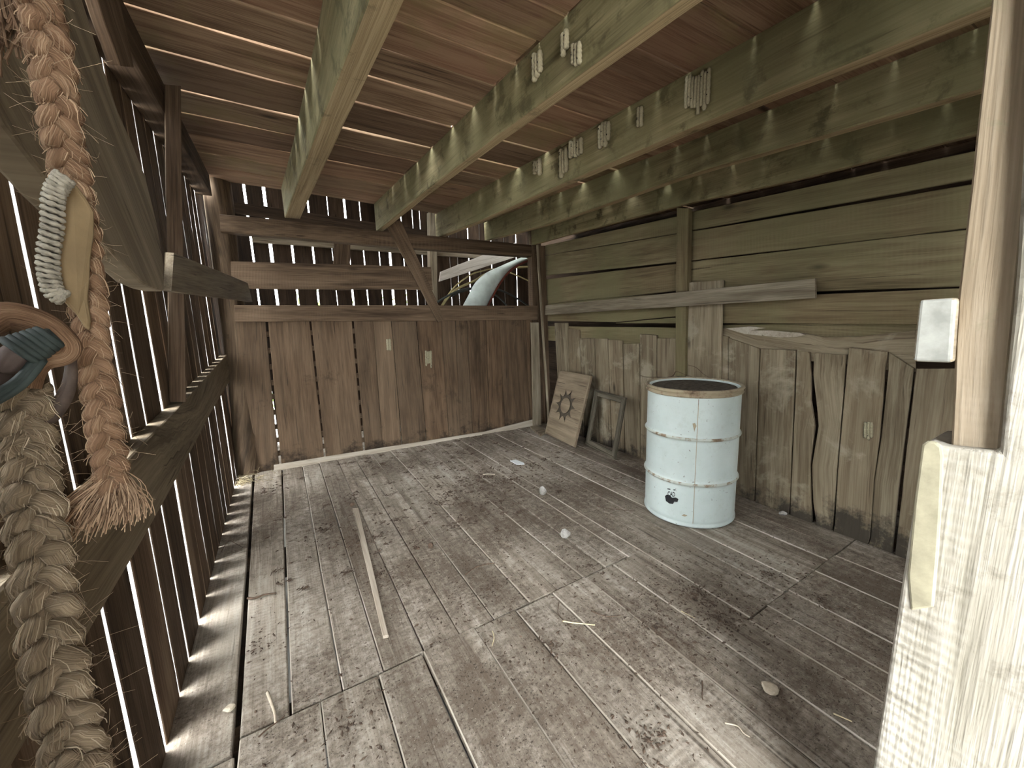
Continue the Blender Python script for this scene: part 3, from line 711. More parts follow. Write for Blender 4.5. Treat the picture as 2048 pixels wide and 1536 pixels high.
# stencil lettering
def flat_on_drum(name, shapes, mat):
    b = MB()
    for poly in shapes:
        pts = [drum_hit(*p) for p in poly]
        cx = sum(p[0] for p in poly)/len(poly); cy = sum(p[1] for p in poly)/len(poly)
        ca, cz = drum_hit(cx, cy)
        vs = [on_drum(ca, cz, DR+.0012)]+[on_drum(a, z, DR+.0012) for a, z in pts]
        n = len(pts); b.add(vs, [(0, 1+k, 1+(k+1) % n) for k in range(n)])
    return b.build(name, mat, drum, fix=False)
blot = [(1330, 992), (1334, 989), (1341, 991), (1344, 995), (1352, 995), (1357, 998), (1355, 1004), (1349, 1003), (1346, 1008), (1339, 1007), (1332, 1002)]
flat_on_drum('paint_blot', [blot], M['black'])
fc = bpy.data.curves.new('stencil', 'FONT'); fc.body = 'CAD'; fc.size = 1.0; fc.offset = .025
fo = bpy.data.objects.new('stencil', fc); COL.objects.link(fo)
bpy.context.view_layer.update()
fme = bpy.data.meshes.new_from_object(fo.evaluated_get(bpy.context.evaluated_depsgraph_get()))
bpy.data.objects.remove(fo)
xs = [v.co.x for v in fme.vertices]; yy = [v.co.y for v in fme.vertices]
b = MB(); vs = []
for v in fme.vertices:
    u = (v.co.x-min(xs))/(max(xs)-min(xs)); w = (v.co.y-min(yy))/(max(yy)-min(yy))
    a, z = drum_hit(1335.5+14.5*u, 991.5+.17*u*14-9.5*w); vs.append(on_drum(a, z, DR+.001))
b.add(vs, [tuple(p.vertices) for p in fme.polygons]); b.build('stencil_letters', M['black'], drum, fix=False)
bpy.data.meshes.remove(fme)
flat_on_drum('stencil_dashes', [[(1335, 976.5), (1341, 977.5), (1341, 979.5), (1335, 978.5)], [(1347, 978.5), (1351, 979), (1351, 981), (1347, 980.5)]], M['black'])
for q_ in ([(1385, 847), (1390, 846), (1393, 852), (1390, 858), (1389, 864), (1387, 856)], [(1363, 1031), (1368, 1028), (1375, 1031), (1370, 1033)], [(1366, 962), (1372, 962), (1370, 967)]): flat_on_drum('rust_spot', [q_], M['rust'])

# ------------------------------------------------------------------ twigs, straws, small finds
def stick(name, pts, r, mat, label, cat, taper=.6, n=14, group=None):
    b = MB(); path = smooth_path(pts, n); tube(b, path, [r*(1-(1-taper)*i/n) for i in range(n+1)], 6)
    return tag(b.build(name, M[mat], origin=pts[0], smooth=True), label, cat, group)
lz = .884
def lid(x, y, z=lz): return onz(x, y, z)
stick('twig', [lid(1281, 751, .89), lid(1292, 754, .886), lid(1315, 754, .866), lid(1340, 755, .855)], .0022, 'twig', 'thin twig sticking out over the left edge of the drum lid', 'twig', group='twigs on the drum lid')
stick('twig', [lid(1318, 757, .858), lid(1345, 752, .87), lid(1352, 743, .90), lid(1370, 749, .885), lid(1392, 756, .862)], .0022, 'twig', 'kinked twig lying across the middle of the drum lid', 'twig', group='twigs on the drum lid')
stick('twig', [lid(1376, 730, .95), lid(1392, 735, .935), lid(1408, 749, .89), lid(1424, 757, .865)], .002, 'twig', 'arched twig rising highest at the back of the drum lid', 'twig', group='twigs on the drum lid')

def fz(x, y, z=.004): return onz(x, y, z)
b = MB(); Pl = [fz(705, 1016, .016), fz(766, 1272, .016)]; Pr_ = [fz(717, 1016, .016), fz(777, 1269, .016)]
board(b, Pl, Pr_, (0, 0, -1), .014, seg=16, jit=.001, ch=.002); tag(b.build('loose_lath', M['lath'], origin=Pl[0]), 'long thin lath lying loose on the floor boards', 'lath')
for pts, mat, r, lab, cat in [
    ([(1125, 1242), (1150, 1246), (1172, 1248), (1190, 1250)], 'straw', .0032, 'bright straw lying on the floor right of the cross joint', 'straw'),
    ([(985, 1262), (988, 1275), (984, 1292)], 'straw', .0022, 'short straw beside the raised board corner', 'straw'),
    ([(535, 1385), (541, 1402), (549, 1425), (551, 1446)], 'chip', .006, 'pale splinter on the floor near the slatted wall', 'splinter'),
    ([(517, 1474), (535, 1458), (552, 1446), (570, 1431)], 'twig', .003, 'dark twig across the lower end of the pale splinter', 'twig'),
    ([(443, 1103), (453, 1086), (461, 1082), (473, 1088), (486, 1095)], 'twig', .0022, 'bent twig on the striped light beside the slatted wall', 'twig'),
    ([(1182, 1222), (1205, 1231), (1226, 1233), (1247, 1229)], 'twig', .0022, 'curved dark stem on the floor right of the bright straw', 'twig'),
    ([(1118, 1204), (1116, 1220), (1117, 1228), (1125, 1238)], 'twig', .0022, 'dark hooked stem just above the bright straw', 'twig'),
    ([(1404, 1362), (1405, 1375), (1404, 1392), (1406, 1400)], 'twig', .003, 'short dark stem in the bright right part of the floor', 'twig'),
    ([(1667, 1427), (1686, 1435), (1704, 1443)], 'straw', .0026, 'pale straw near the foot of the doorway post', 'straw'),
    ([(1450, 1446), (1475, 1452), (1487, 1466), (1500, 1474)], 'chip', .0025, 'thin bent straw low on the bright right part of the floor', 'straw'),
    ([(495, 1196), (510, 1196), (530, 1189), (552, 1186)], 'twig', .006, 'strip of bark beside the dark floor seam near the slatted wall', 'bark'),
    ([(1195, 1012), (1215, 1017), (1245, 1020), (1270, 1022)], 'twig', .0026, 'long dark stem on the floor left of the drum', 'twig'),
    ([(966, 949), (978, 948), (990, 949)], 'chip', .005, 'small pale stick on the floor before the back wall', 'stick'),
    ([(1362, 1222), (1374, 1228), (1390, 1236)], 'straw', .0018, 'fine straw in the brown litter below the drum', 'straw'),
    ([(930, 1150), (950, 1135), (975, 1128), (990, 1126)], 'twig', .004, 'crooked twig on the floor right of the loose lath', 'twig'),
]:
    stick('straw' if mat == 'straw' else ('twig' if cat == 'twig' else cat), [fz(x, y, .012) for x, y in pts], r, mat, lab, cat, group={'twig': 'twigs on the floor', 'straw': 'straws on the floor'}.get(cat))

def rock(name, px, size, mat, label, cat, flat=.7, seed=1):
    rr = random.Random(seed); bm = bmesh.new(); bmesh.ops.create_icosphere(bm, subdivisions=2, radius=1)
    pl = [(V((rr.uniform(-1, 1), rr.uniform(-1, 1), rr.uniform(-.6, 1))).normalized(), rr.uniform(.55, .85)) for _ in range(9)]
    for v in bm.verts:
        for n, d in pl:
            e = v.co.dot(n)-d
            if e > 0: v.co -= n*e
    b = MB(); base = fz(*px, .006); mz = min(v.co.z for v in bm.verts)
    vs = [base+V((v.co.x*size, v.co.y*size*.85, (v.co.z-mz)*size*flat)) for v in bm.verts]
    bm.verts.ensure_lookup_table(); b.add(vs, [tuple(v.index for v in f.verts) for f in bm.faces]); bm.free()
    return tag(b.build(name, M[mat], origin=base), label, cat, {'stone': 'stones on the floor', 'lump': 'dark lumps on the floor', 'chip': 'wood chips on the floor'}.get(cat))
rock('stone', (1086, 990), .034, 'stone', 'pointed grey stone on the floor left of the drum, the farther one', 'stone', 1.1, 3)
rock('stone', (1131, 1076), .036, 'stone', 'jagged grey stone on the floor in front of the drum, the nearer one', 'stone', .9, 5)
rock('bark_lump', (704, 1013), .022, 'twig', 'dark lump at the far end of the loose lath', 'lump', .8, 7)
rock('bark_lump', (862, 1096), .022, 'twig', 'dark lump on the floor right of the loose lath', 'lump', .8, 8)
rock('bark_lump', (836, 1099), .013, 'twig', 'tiny dark clod just left of the larger lump', 'lump', .8, 9)
rock('wood_chip', (458, 1420), .022, 'chip', 'whitish wood chip on the striped board at the slatted wall', 'chip', .5, 11)
rock('wood_chip', (1538, 1381), .034, 'chip', 'tan wood chip low on the right part of the floor', 'chip', .35, 12)
rock('clod', (1565, 1030), .03, 'stone', 'pale clod against the foot of the plank wall', 'clod', .5, 14)
b = MB(); P = [fz(x, y, .012) for x, y in ((1020, 921), (1031, 919), (1047, 925), (1049, 928), (1033, 928))]; prism(b, P, V((0, 0, -.006)))
tag(b.build('plastic_scrap', M['plastic'], origin=P[0]), 'white scrap on the floor in front of the leaning panel', 'scrap')

# leaf litter and crumbs scattered over the boards
b = MB(); rl = random.Random(5)
cl = [((900, 985), 1.0, 260), ((960, 955), .7, 260), ((1020, 960), .6, 160), ((1060, 930), .5, 120), ((760, 1150), .25, 220), ((720, 1080), .2, 120), ((640, 1060), .5, 90), ((980, 1180), .45, 160), ((1180, 1130), .5, 220), ((1390, 1190), .35, 380), ((1310, 1255), .3, 260), ((1440, 1240), .35, 260), ((1540, 1150), .35, 160), ((1100, 1300), .35, 160), ((1640, 1200), .3, 100), ((520, 985), .25, 160), ((490, 1300), .2, 120), ((700, 1450), .3, 160), ((1300, 1480), .25, 180), ((930, 1290), .3, 160), ((1200, 1000), .6, 150), ((1000, 1080), .9, 200)]
def crumb(p, s):
    if (p.x-DC.x)**2+(p.y-DC.y)**2 < .095 or p.y > 4.02: return
    a = rl.uniform(0, 6.28); h = s*rl.uniform(.25, .6); el = rl.uniform(1, 2.6)
    d = V((math.cos(a), math.sin(a), 0)); e = V((-d.y, d.x, 0))
    vs = [p+d*s*el, p+e*s*rl.uniform(.4, 1), p-d*s*el*rl.uniform(.5, 1), p-e*s*rl.uniform(.4, 1), p+V((0, 0, h))]
    b.add(vs, [(0, 1, 4), (1, 2, 4), (2, 3, 4), (3, 0, 4)], None, rl.random())
for px, rad_, n in cl:
    c = fz(*px)
    for _ in range(n):
        rr = rad_*abs(rl.gauss(0, .5)); a = rl.uniform(0, 6.28)
        p = V((c.x+rr*math.cos(a), c.y+rr*math.sin(a), .004))
        if -.25 < p.x < 2.65 and p.y < 4.1: crumb(p, rl.uniform(.0015, .0060)*(1.9 if p.y > 2.3 else 1.15))
# tangled clumps of rotted leaves, mostly towards the back wall
for _ in range(150):
    y = rl.uniform(2.0, 4.05); x = rl.gauss(1.0, .75)
    if not -.2 < x < 2.5: continue
    c = V((x, y, .004)); sz = rl.uniform(.012, .045)
    for q in range(rl.randint(5, 14)):
        a = rl.uniform(0, 6.28); p = c+V((math.cos(a)*sz*rl.random()*1.8, math.sin(a)*sz*rl.random()*.8, rl.uniform(0, .006))); crumb(p, rl.uniform(.003, .010))
        if q % 2: tube(b, [p, p+V((rl.gauss(0, 1), rl.gauss(0, 1), rl.uniform(0, .5)))*.016, p+V((rl.gauss(0, 1), rl.gauss(0, 1), .1))*.026], .0010, 3, rl.random(), cap=False)
for _ in range(1500):
    p = V((rl.uniform(-.24, 2.65), rl.uniform(.5, 4.1), .004)); crumb(p, rl.uniform(.0015, .005))
tag(b.build('leaf_litter', M['litter'], fix=False), 'dark crumbs of leaf litter scattered over the floor boards', 'litter', kind='stuff')
# dry grass heap at the foot of the log post
b = MB()
base = onz(515, 955, .0)
for _ in range(150):
    p = base+V((rl.gauss(-.09, .09), rl.gauss(-.06, .05), rl.uniform(0, .03)))
    d = V((rl.uniform(-1, 1), rl.uniform(-1, .6), rl.uniform(-.2, .6)))*rl.uniform(.04, .10)
    p.x = max(p.x, -.42)
    pts = [p, p+d*.5+V((0, 0, .012)), p+d]
    for q_ in pts: q_.z = max(q_.z, .006); q_.y = min(q_.y, 4.15); q_.x = max(q_.x, -.44)
    tube(b, pts, rl.uniform(.001, .0018), 4, rl.random())
tag(b.build('dry_grass', M['hay'], fix=False), 'tuft of dry grass at the foot of the log post', 'dry grass', kind='stuff')

# ------------------------------------------------------------------ leaning carved panel
BL, BR = V((2.590, 3.615, .006)), V((2.539, 3.023, .006)); TL, TR = V((2.815-.012, 3.596, .736)), V((2.764-.012, 3.004, .736))
ex = (BR-BL).normalized(); Wp = (BR-BL).length; ez = (TL-BL); ez = (ez-ex*ez.dot(ex)); Hp = ez.length; ez.normalize()
en = ex.cross(ez); en = en if en.dot(CO-BL) > 0 else -en       # towards the viewer
panel = empty('carved_panel', BL, 'wooden panel with a carved toothed sun ring leaning on the plank wall', 'panel')
def pp(u, w, d=0): return BL+ex*u+ez*w+en*d
b = MB(); T = .022
cu, cw = .27, .385; NA = 240
def gear(a): 
    t = (a*10/6.28318) % 1.0; s = abs(t-.5)*2     # 1 at tips
    return .122+.058*s**2.6+(.012 if s > .93 else 0)
def rect_r(a):
    c, s = math.cos(a), math.sin(a); r = 9
    if c > 1e-6: r = min(r, (Wp-.012-cu)/c)
    if c < -1e-6: r = min(r, (cu-.012)/-c)
    if s > 1e-6: r = min(r, (Hp-.012-cw)/s)
    if s < -1e-6: r = min(r, (cw-.012)/-s)
    return r
angs = sorted([6.28318*k/NA for k in range(NA)]+[math.atan2(w-cw, u-cu) % 6.28318 for u in (.012, Wp-.012) for w in (.012, Hp-.012)])
vs, fs = [], []; na = len(angs)
def P2(a, r, d): return pp(cu+r*math.cos(a), cw+r*math.sin(a), d)
for a in angs:
    vs += [P2(a, rect_r(a)*1.0, T), P2(a, gear(a), T), P2(a, gear(a), T-.012), P2(a, .088, T-.012), P2(a, .086, T+.001), P2(a, .02, T+.003)]
mis = []
for k in range(na):
    k2 = (k+1) % na
    for j in range(5):
        fs.append((k*6+j, k*6+j+1, k2*6+j+1, k2*6+j)); mis.append(1 if j in (1, 2, 3) else 0)
vs.append(pp(cu, cw, T+.003)); c_i = len(vs)-1
for k in range(na): fs.append((k*6+5, c_i, ((k+1) % na)*6+5)); mis.append(0)
so = V((21, 4, 7))
b.add(vs, fs, [so+V(((p-BL).dot(ex), (p-BL).dot(ez), 0)) for p in vs], .5); b.mi = mis
# sloped edge and sides
rim = [(.012, .012), (Wp-.012, .012), (Wp-.012, Hp-.012), (.012, Hp-.012)]; out = [(0, 0), (Wp, 0), (Wp, Hp), (0, Hp)]
vs = [pp(*p, T) for p in rim]+[pp(*p, T-.006) for p in out]+[pp(*p, 0) for p in out]; o_ = len(b.v)
b.add(vs, [(k, (k+1) % 4, 4+(k+1) % 4, 4+k) for k in range(4)]+[(4+k, 4+(k+1) % 4, 8+(k+1) % 4, 8+k) for k in range(4)]+[(8, 9, 10, 11)], [so+V(((p-BL).dot(ex), (p-BL).dot(ez), 0)) for p in vs], .5)
b.build('board', [M['panelwood'], M['panelcut']], panel)
for nm, u0, u1, w0_, w1_ in (('edge_strip', 0, .016, 0, Hp), ('edge_strip', Wp-.016, Wp, 0, Hp)):
    b = MB(); board(b, [pp(u0, w0_, T+.005), pp(u0, w1_, T+.005)], [pp(u1, w0_, T+.005), pp(u1, w1_, T+.005)], -en, .012, seg=6, jit=.0006, end=.001); b.build(nm, M['panelwood'], panel)

# ------------------------------------------------------------------ leaning frame
BL, BR = V((2.700, 3.037, .006)), V((2.612, 2.527, .006)); TL = V((2.812, 3.017, .589))
ex = (BR-BL).normalized(); Wp = (BR-BL).length; ez = (TL-BL); ez = ez-ex*ez.dot(ex); Hp = ez.length; ez.normalize()
en = ex.cross(ez); en = en if en.dot(CO-BL) > 0 else -en
fr = empty('wooden_frame', BL, 'empty weathered wooden frame leaning on the plank wall beside the drum', 'frame')
bw = .062
for nm, a, bb_, wv in (('stile', pp(0, 0, .02), pp(0, Hp, .02), ex*bw), ('stile', pp(Wp-bw, 0, .02), pp(Wp-bw, Hp, .02), ex*bw), ('frame_rail', pp(bw, 0, .018), pp(Wp-bw, 0, .018), ez*bw), ('frame_rail', pp(bw, Hp-bw, .018), pp(Wp-bw, Hp-bw, .018), ez*bw)):
    b = MB(); boxboard(b, a, bb_, wv, -en, .02, seg=10, jit=.0015, end=.002); b.build(nm, M['framewood'], fr)
for nm, a, bb_, wv in (('bead', pp(.006, .006, .027), pp(.006, Hp-.006, .027), ex*.016), ('bead', pp(Wp-.022, .006, .027), pp(Wp-.022, Hp-.006, .027), ex*.016), ('bead', pp(.022, .006, .027), pp(Wp-.022, .006, .027), ez*.016), ('bead', pp(.022, Hp-.022, .027), pp(Wp-.022, Hp-.022, .027), ez*.016)):
    b = MB(); boxboard(b, a, bb_, wv, -en, .009, seg=8, jit=.001, end=.001); b.build(nm, M['framewood'], fr)

# ------------------------------------------------------------------ mud nests
def nest(corner, right, down, n_out, pipes, label, seed):
    """organ pipe mud nest on a surface: corner (top left), right and down vectors"""
    rr = random.Random(seed); b = MB(); w = right.length/pipes; out_ = n_out.normalized()
    holes = []
    for i in range(pipes):
        base = corner+right*((i+.5)/pipes); l0 = rr.uniform(0, .12); l1 = rr.uniform(.7, 1.0)
        N = 12; pts = [base+down*(l0+(l1-l0)*k/N)+out_*w*.1 for k in range(N+1)]
        tube(b, pts, [w*.58*(1+.14*math.sin(k*2.4+i))*(.7 if k in (0, N) else 1) for k in range(N+1)], 8, rr.random())
        for _ in range(rr.randint(0, 2)):
            holes.append(base+down*rr.uniform(l0+.1, l1-.1)+out_*w*.68)
    o = b.build('mud_nest', M['nest'], smooth=True, origin=corner); tag(o, label, 'mud nest', 'mud dauber nests on joists and walls')
    if holes:
        for h in holes[:5]:
            hb = MB(); u = right.normalized(); d = down.normalized()
            hb.add([h]+[h+(u*math.cos(q*.785)+d*math.sin(q*.785))*w*.22 for q in range(8)], [(0, 1+q, 1+(q+1) % 8) for q in range(8)])
            hb.build('nest_hole', M['hole'], o, fix=False)
def joist_nest(tl, bl_, w, X, pipes, label, seed):
    a = onx(*tl, X); r = onx(*(tl[0]+w[0], tl[1]+w[1]), X); d = onx(*bl_, X)
    nest(a, r-a, V((0, 0, d.z-a.z)), V((-1, 0, 0)), pipes, label, seed)
joist_nest((1066, 108), (1062, 172), (17, -8), .978, 3, 'small mud nest on the deep second joist, farthest of its three', 1)
joist_nest((1124, 62), (1124, 116), (12, -6), .978, 2, 'narrow mud nest on the deep second joist, between its two neighbours', 2)
joist_nest((1144, 88), (1143, 138), (18, -8), .978, 3, 'mud nest on the deep second joist, nearest the doorway', 3)
joist_nest((1372, 152), (1372, 240), (50, -20), 1.608, 8, 'largest mud nest, a broad bank of pipes on the middle joist', 4)
joist_nest((1275, 212), (1272, 260), (11, -4), 1.608, 2, 'thin mud nest on the middle joist beside the largest bank', 5)
joist_nest((1198, 248), (1197, 302), (22, -9), 1.608, 4, 'square mud nest full of holes on the middle joist', 6)
joist_nest((1139, 282), (1139, 330), (26, -11), 1.608, 5, 'wide mud nest on the middle joist, left of the square one', 7)
joist_nest((1120, 298), (1120, 358), (15, -6), 1.608, 3, 'ragged tall mud nest on the middle joist', 8)
joist_nest((1068, 322), (1068, 356), (14, -6), 1.608, 3, 'mud nest on the middle joist closest to the back frame', 9)
a = pb(772, 676, -.004); nest(a, pb(781, 676, -.004)-a, pb(774, 706, -.004)-a, -NB, 2, 'small mud nest on the back wall, left one', 10)
a = pb(850, 699, -.004); nest(a, pb(863, 699, -.004)-a, pb(851, 737, -.004)-a, -NB, 4, 'ribbed mud nest on the back wall, right one', 11)
a = pr(1728, 842, -.004); nest(a, pr(1746, 842, -.004)-a, pr(1728, 880, -.004)-a, -NR, 3, 'pale mud nest on the plank wall right of the drum', 12)

# ------------------------------------------------------------------ things in the bay behind the back wall
arch = empty('curved_panel', ony(925, 640, 4.7), 'pale turquoise curved sheet standing in the bay behind the opening', 'panel')
def c8(x, y): return (740+x/5.39, 400+y/5.39)
Lp = [c8(*p) for p in ((940, 1250), (1000, 1140), (1060, 1030), (1130, 900), (1250, 790), (1400, 720), (1560, 650), (1700, 600))]
Rp = [c8(*p) for p in ((1190, 1250), (1258, 1140), (1325, 1010), (1400, 880), (1500, 760), (1600, 690), (1690, 650), (1800, 610))]
dep = [4.62, 4.64, 4.66, 4.69, 4.73, 4.78, 4.84, 4.9]
lp = smooth_path([ony(*p, d) for p, d in zip(Lp, dep)], 28); rp = smooth_path([ony(*p, d+.02) for p, d in zip(Rp, dep)], 28)
b = MB(); vs = []; N = 8
for i in range(29):
    for j in range(N+1):
        s = j/N; vs.append(lp[i].lerp(rp[i], s)+V((0, -.05*math.sin(s*3.14), 0)))
fs = [(i*(N+1)+j, i*(N+1)+j+1, (i+1)*(N+1)+j+1, (i+1)*(N+1)+j) for i in range(28) for j in range(N)]
b.add(vs, fs); sh = b.build('sheet', M['turq'], arch, smooth=True, fix=False); sd = sh.modifiers.new('s', 'SOLIDIFY'); sd.thickness = .012; sd.offset = 0
b = MB(); tube(b, [p+V((.012, 0, -.006)) for p in rp], .018, 8); b.build('rolled_edge', M['redrust'], arch, smooth=True)
def hose(pxs, Y, mat, label, r):
    b = MB(); p = smooth_path([ony(*c8(*q), Y+.02*i) for i, q in enumerate(pxs)], 40); tube(b, p, r, 8)
    tag(b.build('garden_hose', M[mat], smooth=True, origin=p[0]), label, 'hose', 'hoses in the bay behind the back wall')
hose([(700, 1330), (760, 1160), (900, 950), (1080, 810), (1210, 765), (1330, 745), (1500, 780), (1730, 880)], 4.9, 'hose_y', 'thin yellow hose arching highest behind the turquoise sheet', .010)
hose([(700, 1300), (790, 1120), (920, 970), (1130, 870), (1250, 800), (1500, 735), (1740, 720)], 4.95, 'hose_y', 'thick yellow hose just behind the turquoise sheet', .016)
hose([(650, 1170), (760, 1080), (930, 990), (1100, 950), (1300, 950), (1450, 990), (1600, 1070), (1720, 1150)], 4.88, 'hose_k', 'dark hose coil low behind the turquoise sheet', .014)
hose([(720, 1190), (860, 1050), (1000, 985), (1150, 960), (1340, 1020), (1440, 1100), (1520, 1200)], 4.98, 'hose_k', 'second dark hose, the lower loop behind the turquoise sheet', .012)

# ------------------------------------------------------------------ ropes in the doorway
def braid(mbx, path, w, d, r, pitch, tint, hairs=None):
    n = len(path); L = [0]
    for i in range(1, n): L.append(L[-1]+(path[i]-path[i-1]).length)
    for k in range(3):
        pts = []
        for i, p in enumerate(path):
            t = (path[min(i+1, n-1)]-path[max(i-1, 0)]).normalized()
            view = (CO-p).normalized(); side = t.cross(view).normalized(); fw = side.cross(t).normalized()
            ph = 6.28318*(L[i]/pitch+k/3)
            pts.append(p+side*w*math.sin(ph)+fw*d*math.sin(2*ph))
        rj = [r*(1+.10*math.sin(i*.55+k*2)+.07*math.sin(i*1.7+k)) for i in range(n)]
        tube(mbx, pts, rj, 14, tint, twist=1)
        if hairs is not None:
            # long fibres lying on the strand, following its twist
            hr = random.Random(k+40)
            for _ in range(420):
                i0 = hr.randrange(2, n-12); a = hr.uniform(0, 6.28); ln = hr.randint(4, 10); hp = []
                lift = hr.uniform(0, .0016) if hr.random() < .6 else hr.uniform(.001, .005)
                for j in range(ln):
                    q = pts[i0+j]; dd = (pts[i0+j+1]-pts[i0+j-1]).normalized(); e1 = dd.cross(CF).normalized(); e2 = e1.cross(dd)
                    e_ = (j/(ln-1))**2
                    hp.append(q+(e1*math.cos(a)+e2*math.sin(a))*(rj[i0+j]*1.0+lift*e_)); a += .10
                tube(hairs, hp, hr.uniform(.00016, .00034), 3, hr.random(), cap=False)
def fuzz(mbx, path, R, n, ln, seed, r=.00013):
    rr = random.Random(seed)
    for _ in range(n):
        p = path[rr.randrange(2, len(path)-2)]; d = V((rr.uniform(-1, 1), rr.uniform(-1, 1), rr.uniform(-.8, .5))).normalized()
        p = p+d*R*.8; d2 = V((rr.uniform(-1, 1), rr.uniform(-1, 1), rr.uniform(-1, 1)))*1.3
        l = rr.uniform(.15, 1)**2*ln+.003
        tube(mbx, smooth_path([p, p+d*l*.5, p+d*l+d2*l*.5], 6), r, 3, rr.random(), cap=False)
DD = .55
r1px = [(62, -160), (68, -60), (75, 0), (92, 60), (104, 120), (112, 180), (122, 250), (135, 320), (150, 400), (163, 480), (172, 560), (180, 640), (188, 720), (202, 800), (214, 880), (222, 940), (228, 985)]
path1 = smooth_path([V((.262, .30, 2.03)), V((.06, .33, 1.86))]+[at(x, y, DD+.004*math.sin(i*.9)) for i, (x, y) in enumerate(r1px)], 260)
top1 = path1[0]
rope1 = empty('frayed_rope', path1[-1], 'orange-brown braided rope with a frayed end hanging nearest the doorway, tan flap tied on it', 'rope')
b = MB(); hb_ = MB(); braid(b, path1, .0072, .0042, .0066, .048, .5, hb_); b.build('braid', M['jute'], rope1, smooth=True)
f_ = hb_.build('surface_fibres', M['hair'], rope1, fix=False); f_['kind'] = 'stuff'
b = MB(); fuzz(b, path1, .013, 420, .020, 3); f_ = b.build('stray_fibres', M['web'], rope1, fix=False); f_['kind'] = 'stuff'
b = MB(); rr = random.Random(9); e0 = path1[-1]; dn = (path1[-1]-path1[-14]).normalized()
vw = (CO-e0).normalized(); sdv = dn.cross(vw).normalized()
if sdv.dot(CR) < 0: sdv = -sdv
for i in range(460):
    s = rr.uniform(-1, 1); q_ = rr.uniform(-1, 1)
    st = e0 + sdv*s*.010 + vw*q_*.008 - dn*rr.uniform(0, .02)
    l = rr.uniform(.6, 1.0)*.042
    tip = st + dn*l + sdv*(s*.022-.012+rr.gauss(0, .004)) + vw*(q_*.014+rr.gauss(0, .003))
    midp = st.lerp(tip, .5)+sdv*rr.gauss(0, .002)+sdv*s*.004
    tube(b, smooth_path([st, midp, tip], 5), rr.uniform(.00028, .0005), 3, rr.random(), cap=False)
f_ = b.build('frayed_end', M['hair'], rope1, fix=False); f_['kind'] = 'stuff'; f_['label'] = 'frayed orange tassel of loose fibres'
# tan flap with whitish twine edge
pad = [(122, 352), (150, 366), (174, 398), (188, 424), (188, 470), (181, 520), (179, 565), (176, 600), (182, 640), (180, 664), (168, 655), (152, 630), (120, 596), (101, 586), (93, 560), (87, 528), (92, 480), (97, 440), (100, 400), (108, 368)]
b = MB(); Pd = [at(x, y, DD-.042+.02*((x-88)/100)) for x, y in pad]; nv = (Pd[4]-CO).normalized()
prism(b, Pd, nv*.012); fo = b.build('flap', M['hide'], rope1); bevel(fo, .003, 2); fo['label'] = 'tan flap of hide with whitish twine along one edge'
b = MB()
epx = [(122, 354), (108, 372), (101, 400), (98, 440), (94, 480), (90, 520), (91, 555), (102, 584), (122, 596)]
ep = smooth_path([at(x+7, y, DD-.045) for x, y in epx], 60)
tw = []
for i in range(0, 421):
    s = i/420*60; k = min(int(s), 59); p = ep[k].lerp(ep[k+1], s-k); t = (ep[k+1]-ep[k]).normalized(); vwp = (CO-p).normalized(); sp_ = t.cross(vwp)
    ph = i/420*6.283*26; tw.append(p+sp_*math.cos(ph)*.0052+vwp*math.sin(ph)*.0045)
tube(b, tw, [.0020+.0006*math.sin(i*1.9) for i in range(len(tw))], 6); b.build('twine_edge', M['whitetwine'], fo, smooth=True)
b = MB()   # loose bundle of fibres at the top of the rope
c0 = at(20, 40, DD+.04)
for _ in range(320):
    p = c0+CR*rr.uniform(-.035, .03)+CU*rr.uniform(.0, .06)+CF*rr.uniform(-.012, .012)
    q_ = p+CR*rr.gauss(.0, .008)-CU*rr.uniform(.01, .045)
    tube(b, smooth_path([p, p.lerp(q_, .5)+CR*rr.gauss(0, .003), q_], 4), rr.uniform(.0004, .0014), 4, rr.random(), cap=False)
f_ = b.build('fibre_bundle', M['jute'], rope1, fix=False); f_['kind'] = 'stuff'

D2 = .50
r2px = [(40, 770), (48, 830), (55, 900), (62, 960), (70, 1030), (80, 1110), (92, 1200), (105, 1290), (122, 1390), (142, 1470), (158, 1540), (172, 1600)]
path2 = smooth_path([at(x, y, D2+.004*math.sin(i*.8)) for i, (x, y) in enumerate(r2px)], 170)
rope2 = empty('rope', path2[-1], 'greyish braided rope hanging from the ring, running out at the bottom of the picture', 'rope')
b = MB(); hb_ = MB(); braid(b, path2, .0092, .0055, .0080, .060, .5, hb_); b.build('braid', M['jute2'], rope2, smooth=True)
f_ = hb_.build('surface_fibres', M['hair2'], rope2, fix=False); f_['kind'] = 'stuff'
b = MB(); fuzz(b, path2, .016, 420, .024, 4); f_ = b.build('stray_fibres', M['web'], rope2, fix=False); f_['kind'] = 'stuff'
lp = smooth_path([at(x, y, D2-.01) for x, y in ((-30, 650), (10, 632), (55, 640), (95, 660), (122, 690), (118, 705), (80, 715), (55, 740), (45, 775))], 40)
b = MB(); tube(b, lp, [.012-.003*abs(i/40-.5) for i in range(41)], 9); b.build('loop', M['jute'], rope2, smooth=True)

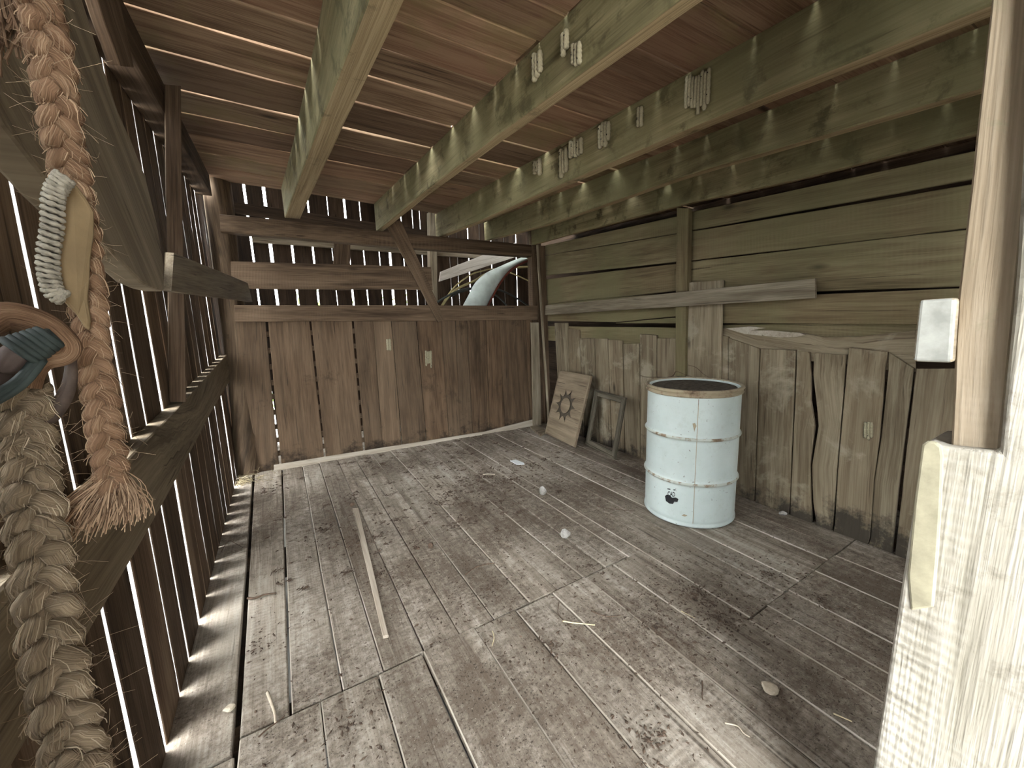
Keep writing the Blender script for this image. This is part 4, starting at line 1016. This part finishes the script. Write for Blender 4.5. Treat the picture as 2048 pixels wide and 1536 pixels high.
ring = empty('hanging_ring', at(60, 760, D2), 'dark ring and rod wound with green wire at the left edge, holding the greyish rope', 'ring')
rpth = smooth_path([at(x, y, D2+.005) for x, y in ((136, 690), (142, 730), (138, 770), (122, 805), (95, 835), (60, 850), (20, 856), (-30, 850))], 40)
b = MB(); tube(b, rpth, [.003+.0065*(i/40) for i in range(41)], 8); b.build('ring_band', M['ring'], ring, smooth=True)
b = MB(); rod = [V((-.30, .14, 1.14))]+[at(x, y, D2-.03) for x, y in ((-60, 790), (10, 725), (50, 697), (80, 682))]; tube(b, smooth_path(rod, 12), .0085, 10); b.build('rod', M['iron'], ring, smooth=True)
b = MB(); hx = []
a_, b_ = at(38, 705, D2-.03), at(104, 672, D2-.03); t = (b_-a_).normalized(); u1 = t.orthogonal().normalized(); u2 = t.cross(u1)
for i in range(121):
    s = i/120; ph = s*6.283*6; hx.append(a_.lerp(b_, s)+(u1*math.cos(ph)+u2*math.sin(ph))*(.0115-.004*s))
tube(b, hx, .0027, 7)
for k in range(3):
    tube(b, smooth_path([at(70+8*k, 720, D2-.034), at(45+6*k, 750+4*k, D2-.038), at(20+3*k, 770+7*k, D2-.034), at(-20, 792+9*k, D2-.03)], 14), .003, 6)
b.build('wire_wrap', M['greenwire'], ring, smooth=True)

# ------------------------------------------------------------------ outdoors
b = MB(); b.add([V((-60, -60, -.55)), V((60, -60, -.55)), V((60, 60, -.55)), V((-60, 60, -.55))], [(0, 1, 2, 3)])
tag(b.build('ground', M['gravel'], fix=False), kind='structure')
b = MB(); rl = random.Random(31)
for _ in range(2600):
    x = rl.uniform(-14, 10); z = rl.uniform(-.5, 1.9+.5*math.sin(x*1.1)+.3*math.sin(x*2.7)); y = 10+rl.uniform(-.7, .7)
    if x < -5: y = 10+(x+5)*.9+rl.uniform(-.7, .7)
    p = V((x, y, z)); s = rl.uniform(.06, .16); a = V((rl.uniform(-1, 1), rl.uniform(-1, 1), rl.uniform(-1, 1))).normalized(); c = a.orthogonal().normalized()
    b.add([p-a*s, p+c*s*.5, p+a*s, p-c*s*.5], [(0, 1, 2, 3)], None, rl.random())
tag(b.build('hedge_foliage', M['leaf'], fix=False), 'green hedge seen through the gaps of the far wall', 'hedge', kind='stuff')

# ------------------------------------------------------------------ light: an overcast sky
w = bpy.data.worlds.new('overcast_sky'); S.world = w; w.use_nodes = True
nt = w.node_tree; bg = nt.nodes['Background']
tc = nt.nodes.new('ShaderNodeTexCoord'); sx = nt.nodes.new('ShaderNodeSeparateXYZ'); nt.links.new(tc.outputs['Generated'], sx.inputs[0])
rp_ = nt.nodes.new('ShaderNodeValToRGB'); nt.links.new(sx.outputs[2], rp_.inputs[0])
e = rp_.color_ramp.elements; e[0].position = 0; e[0].color = (.80, .88, .92, 1); e[1].position = .7; e[1].color = (1, 1, 1, 1)
nt.links.new(rp_.outputs[0], bg.inputs[0]); dt = nt.nodes.new('ShaderNodeVectorMath'); dt.operation = 'DOT_PRODUCT'; nt.links.new(tc.outputs['Generated'], dt.inputs[0])
dt.inputs[1].default_value = V((-.86, .22, .46)).normalized()      # brighter sky lobe added to lift the light through the slatted side
mr = nt.nodes.new('ShaderNodeMapRange'); mr.interpolation_type = 'SMOOTHSTEP'; nt.links.new(dt.outputs['Value'], mr.inputs[0])
for i, v_ in ((1, .25), (2, 1.0), (3, 8.5), (4, 17.0)): mr.inputs[i].default_value = v_
nt.links.new(mr.outputs[0], bg.inputs[1])

S.view_settings.view_transform = 'Standard'; S.view_settings.look = 'None'; S.view_settings.gamma = 1; S.view_settings.use_curve_mapping = False
S.view_settings.exposure = 1.82
S.cycles.max_bounces = 10; S.cycles.diffuse_bounces = 8
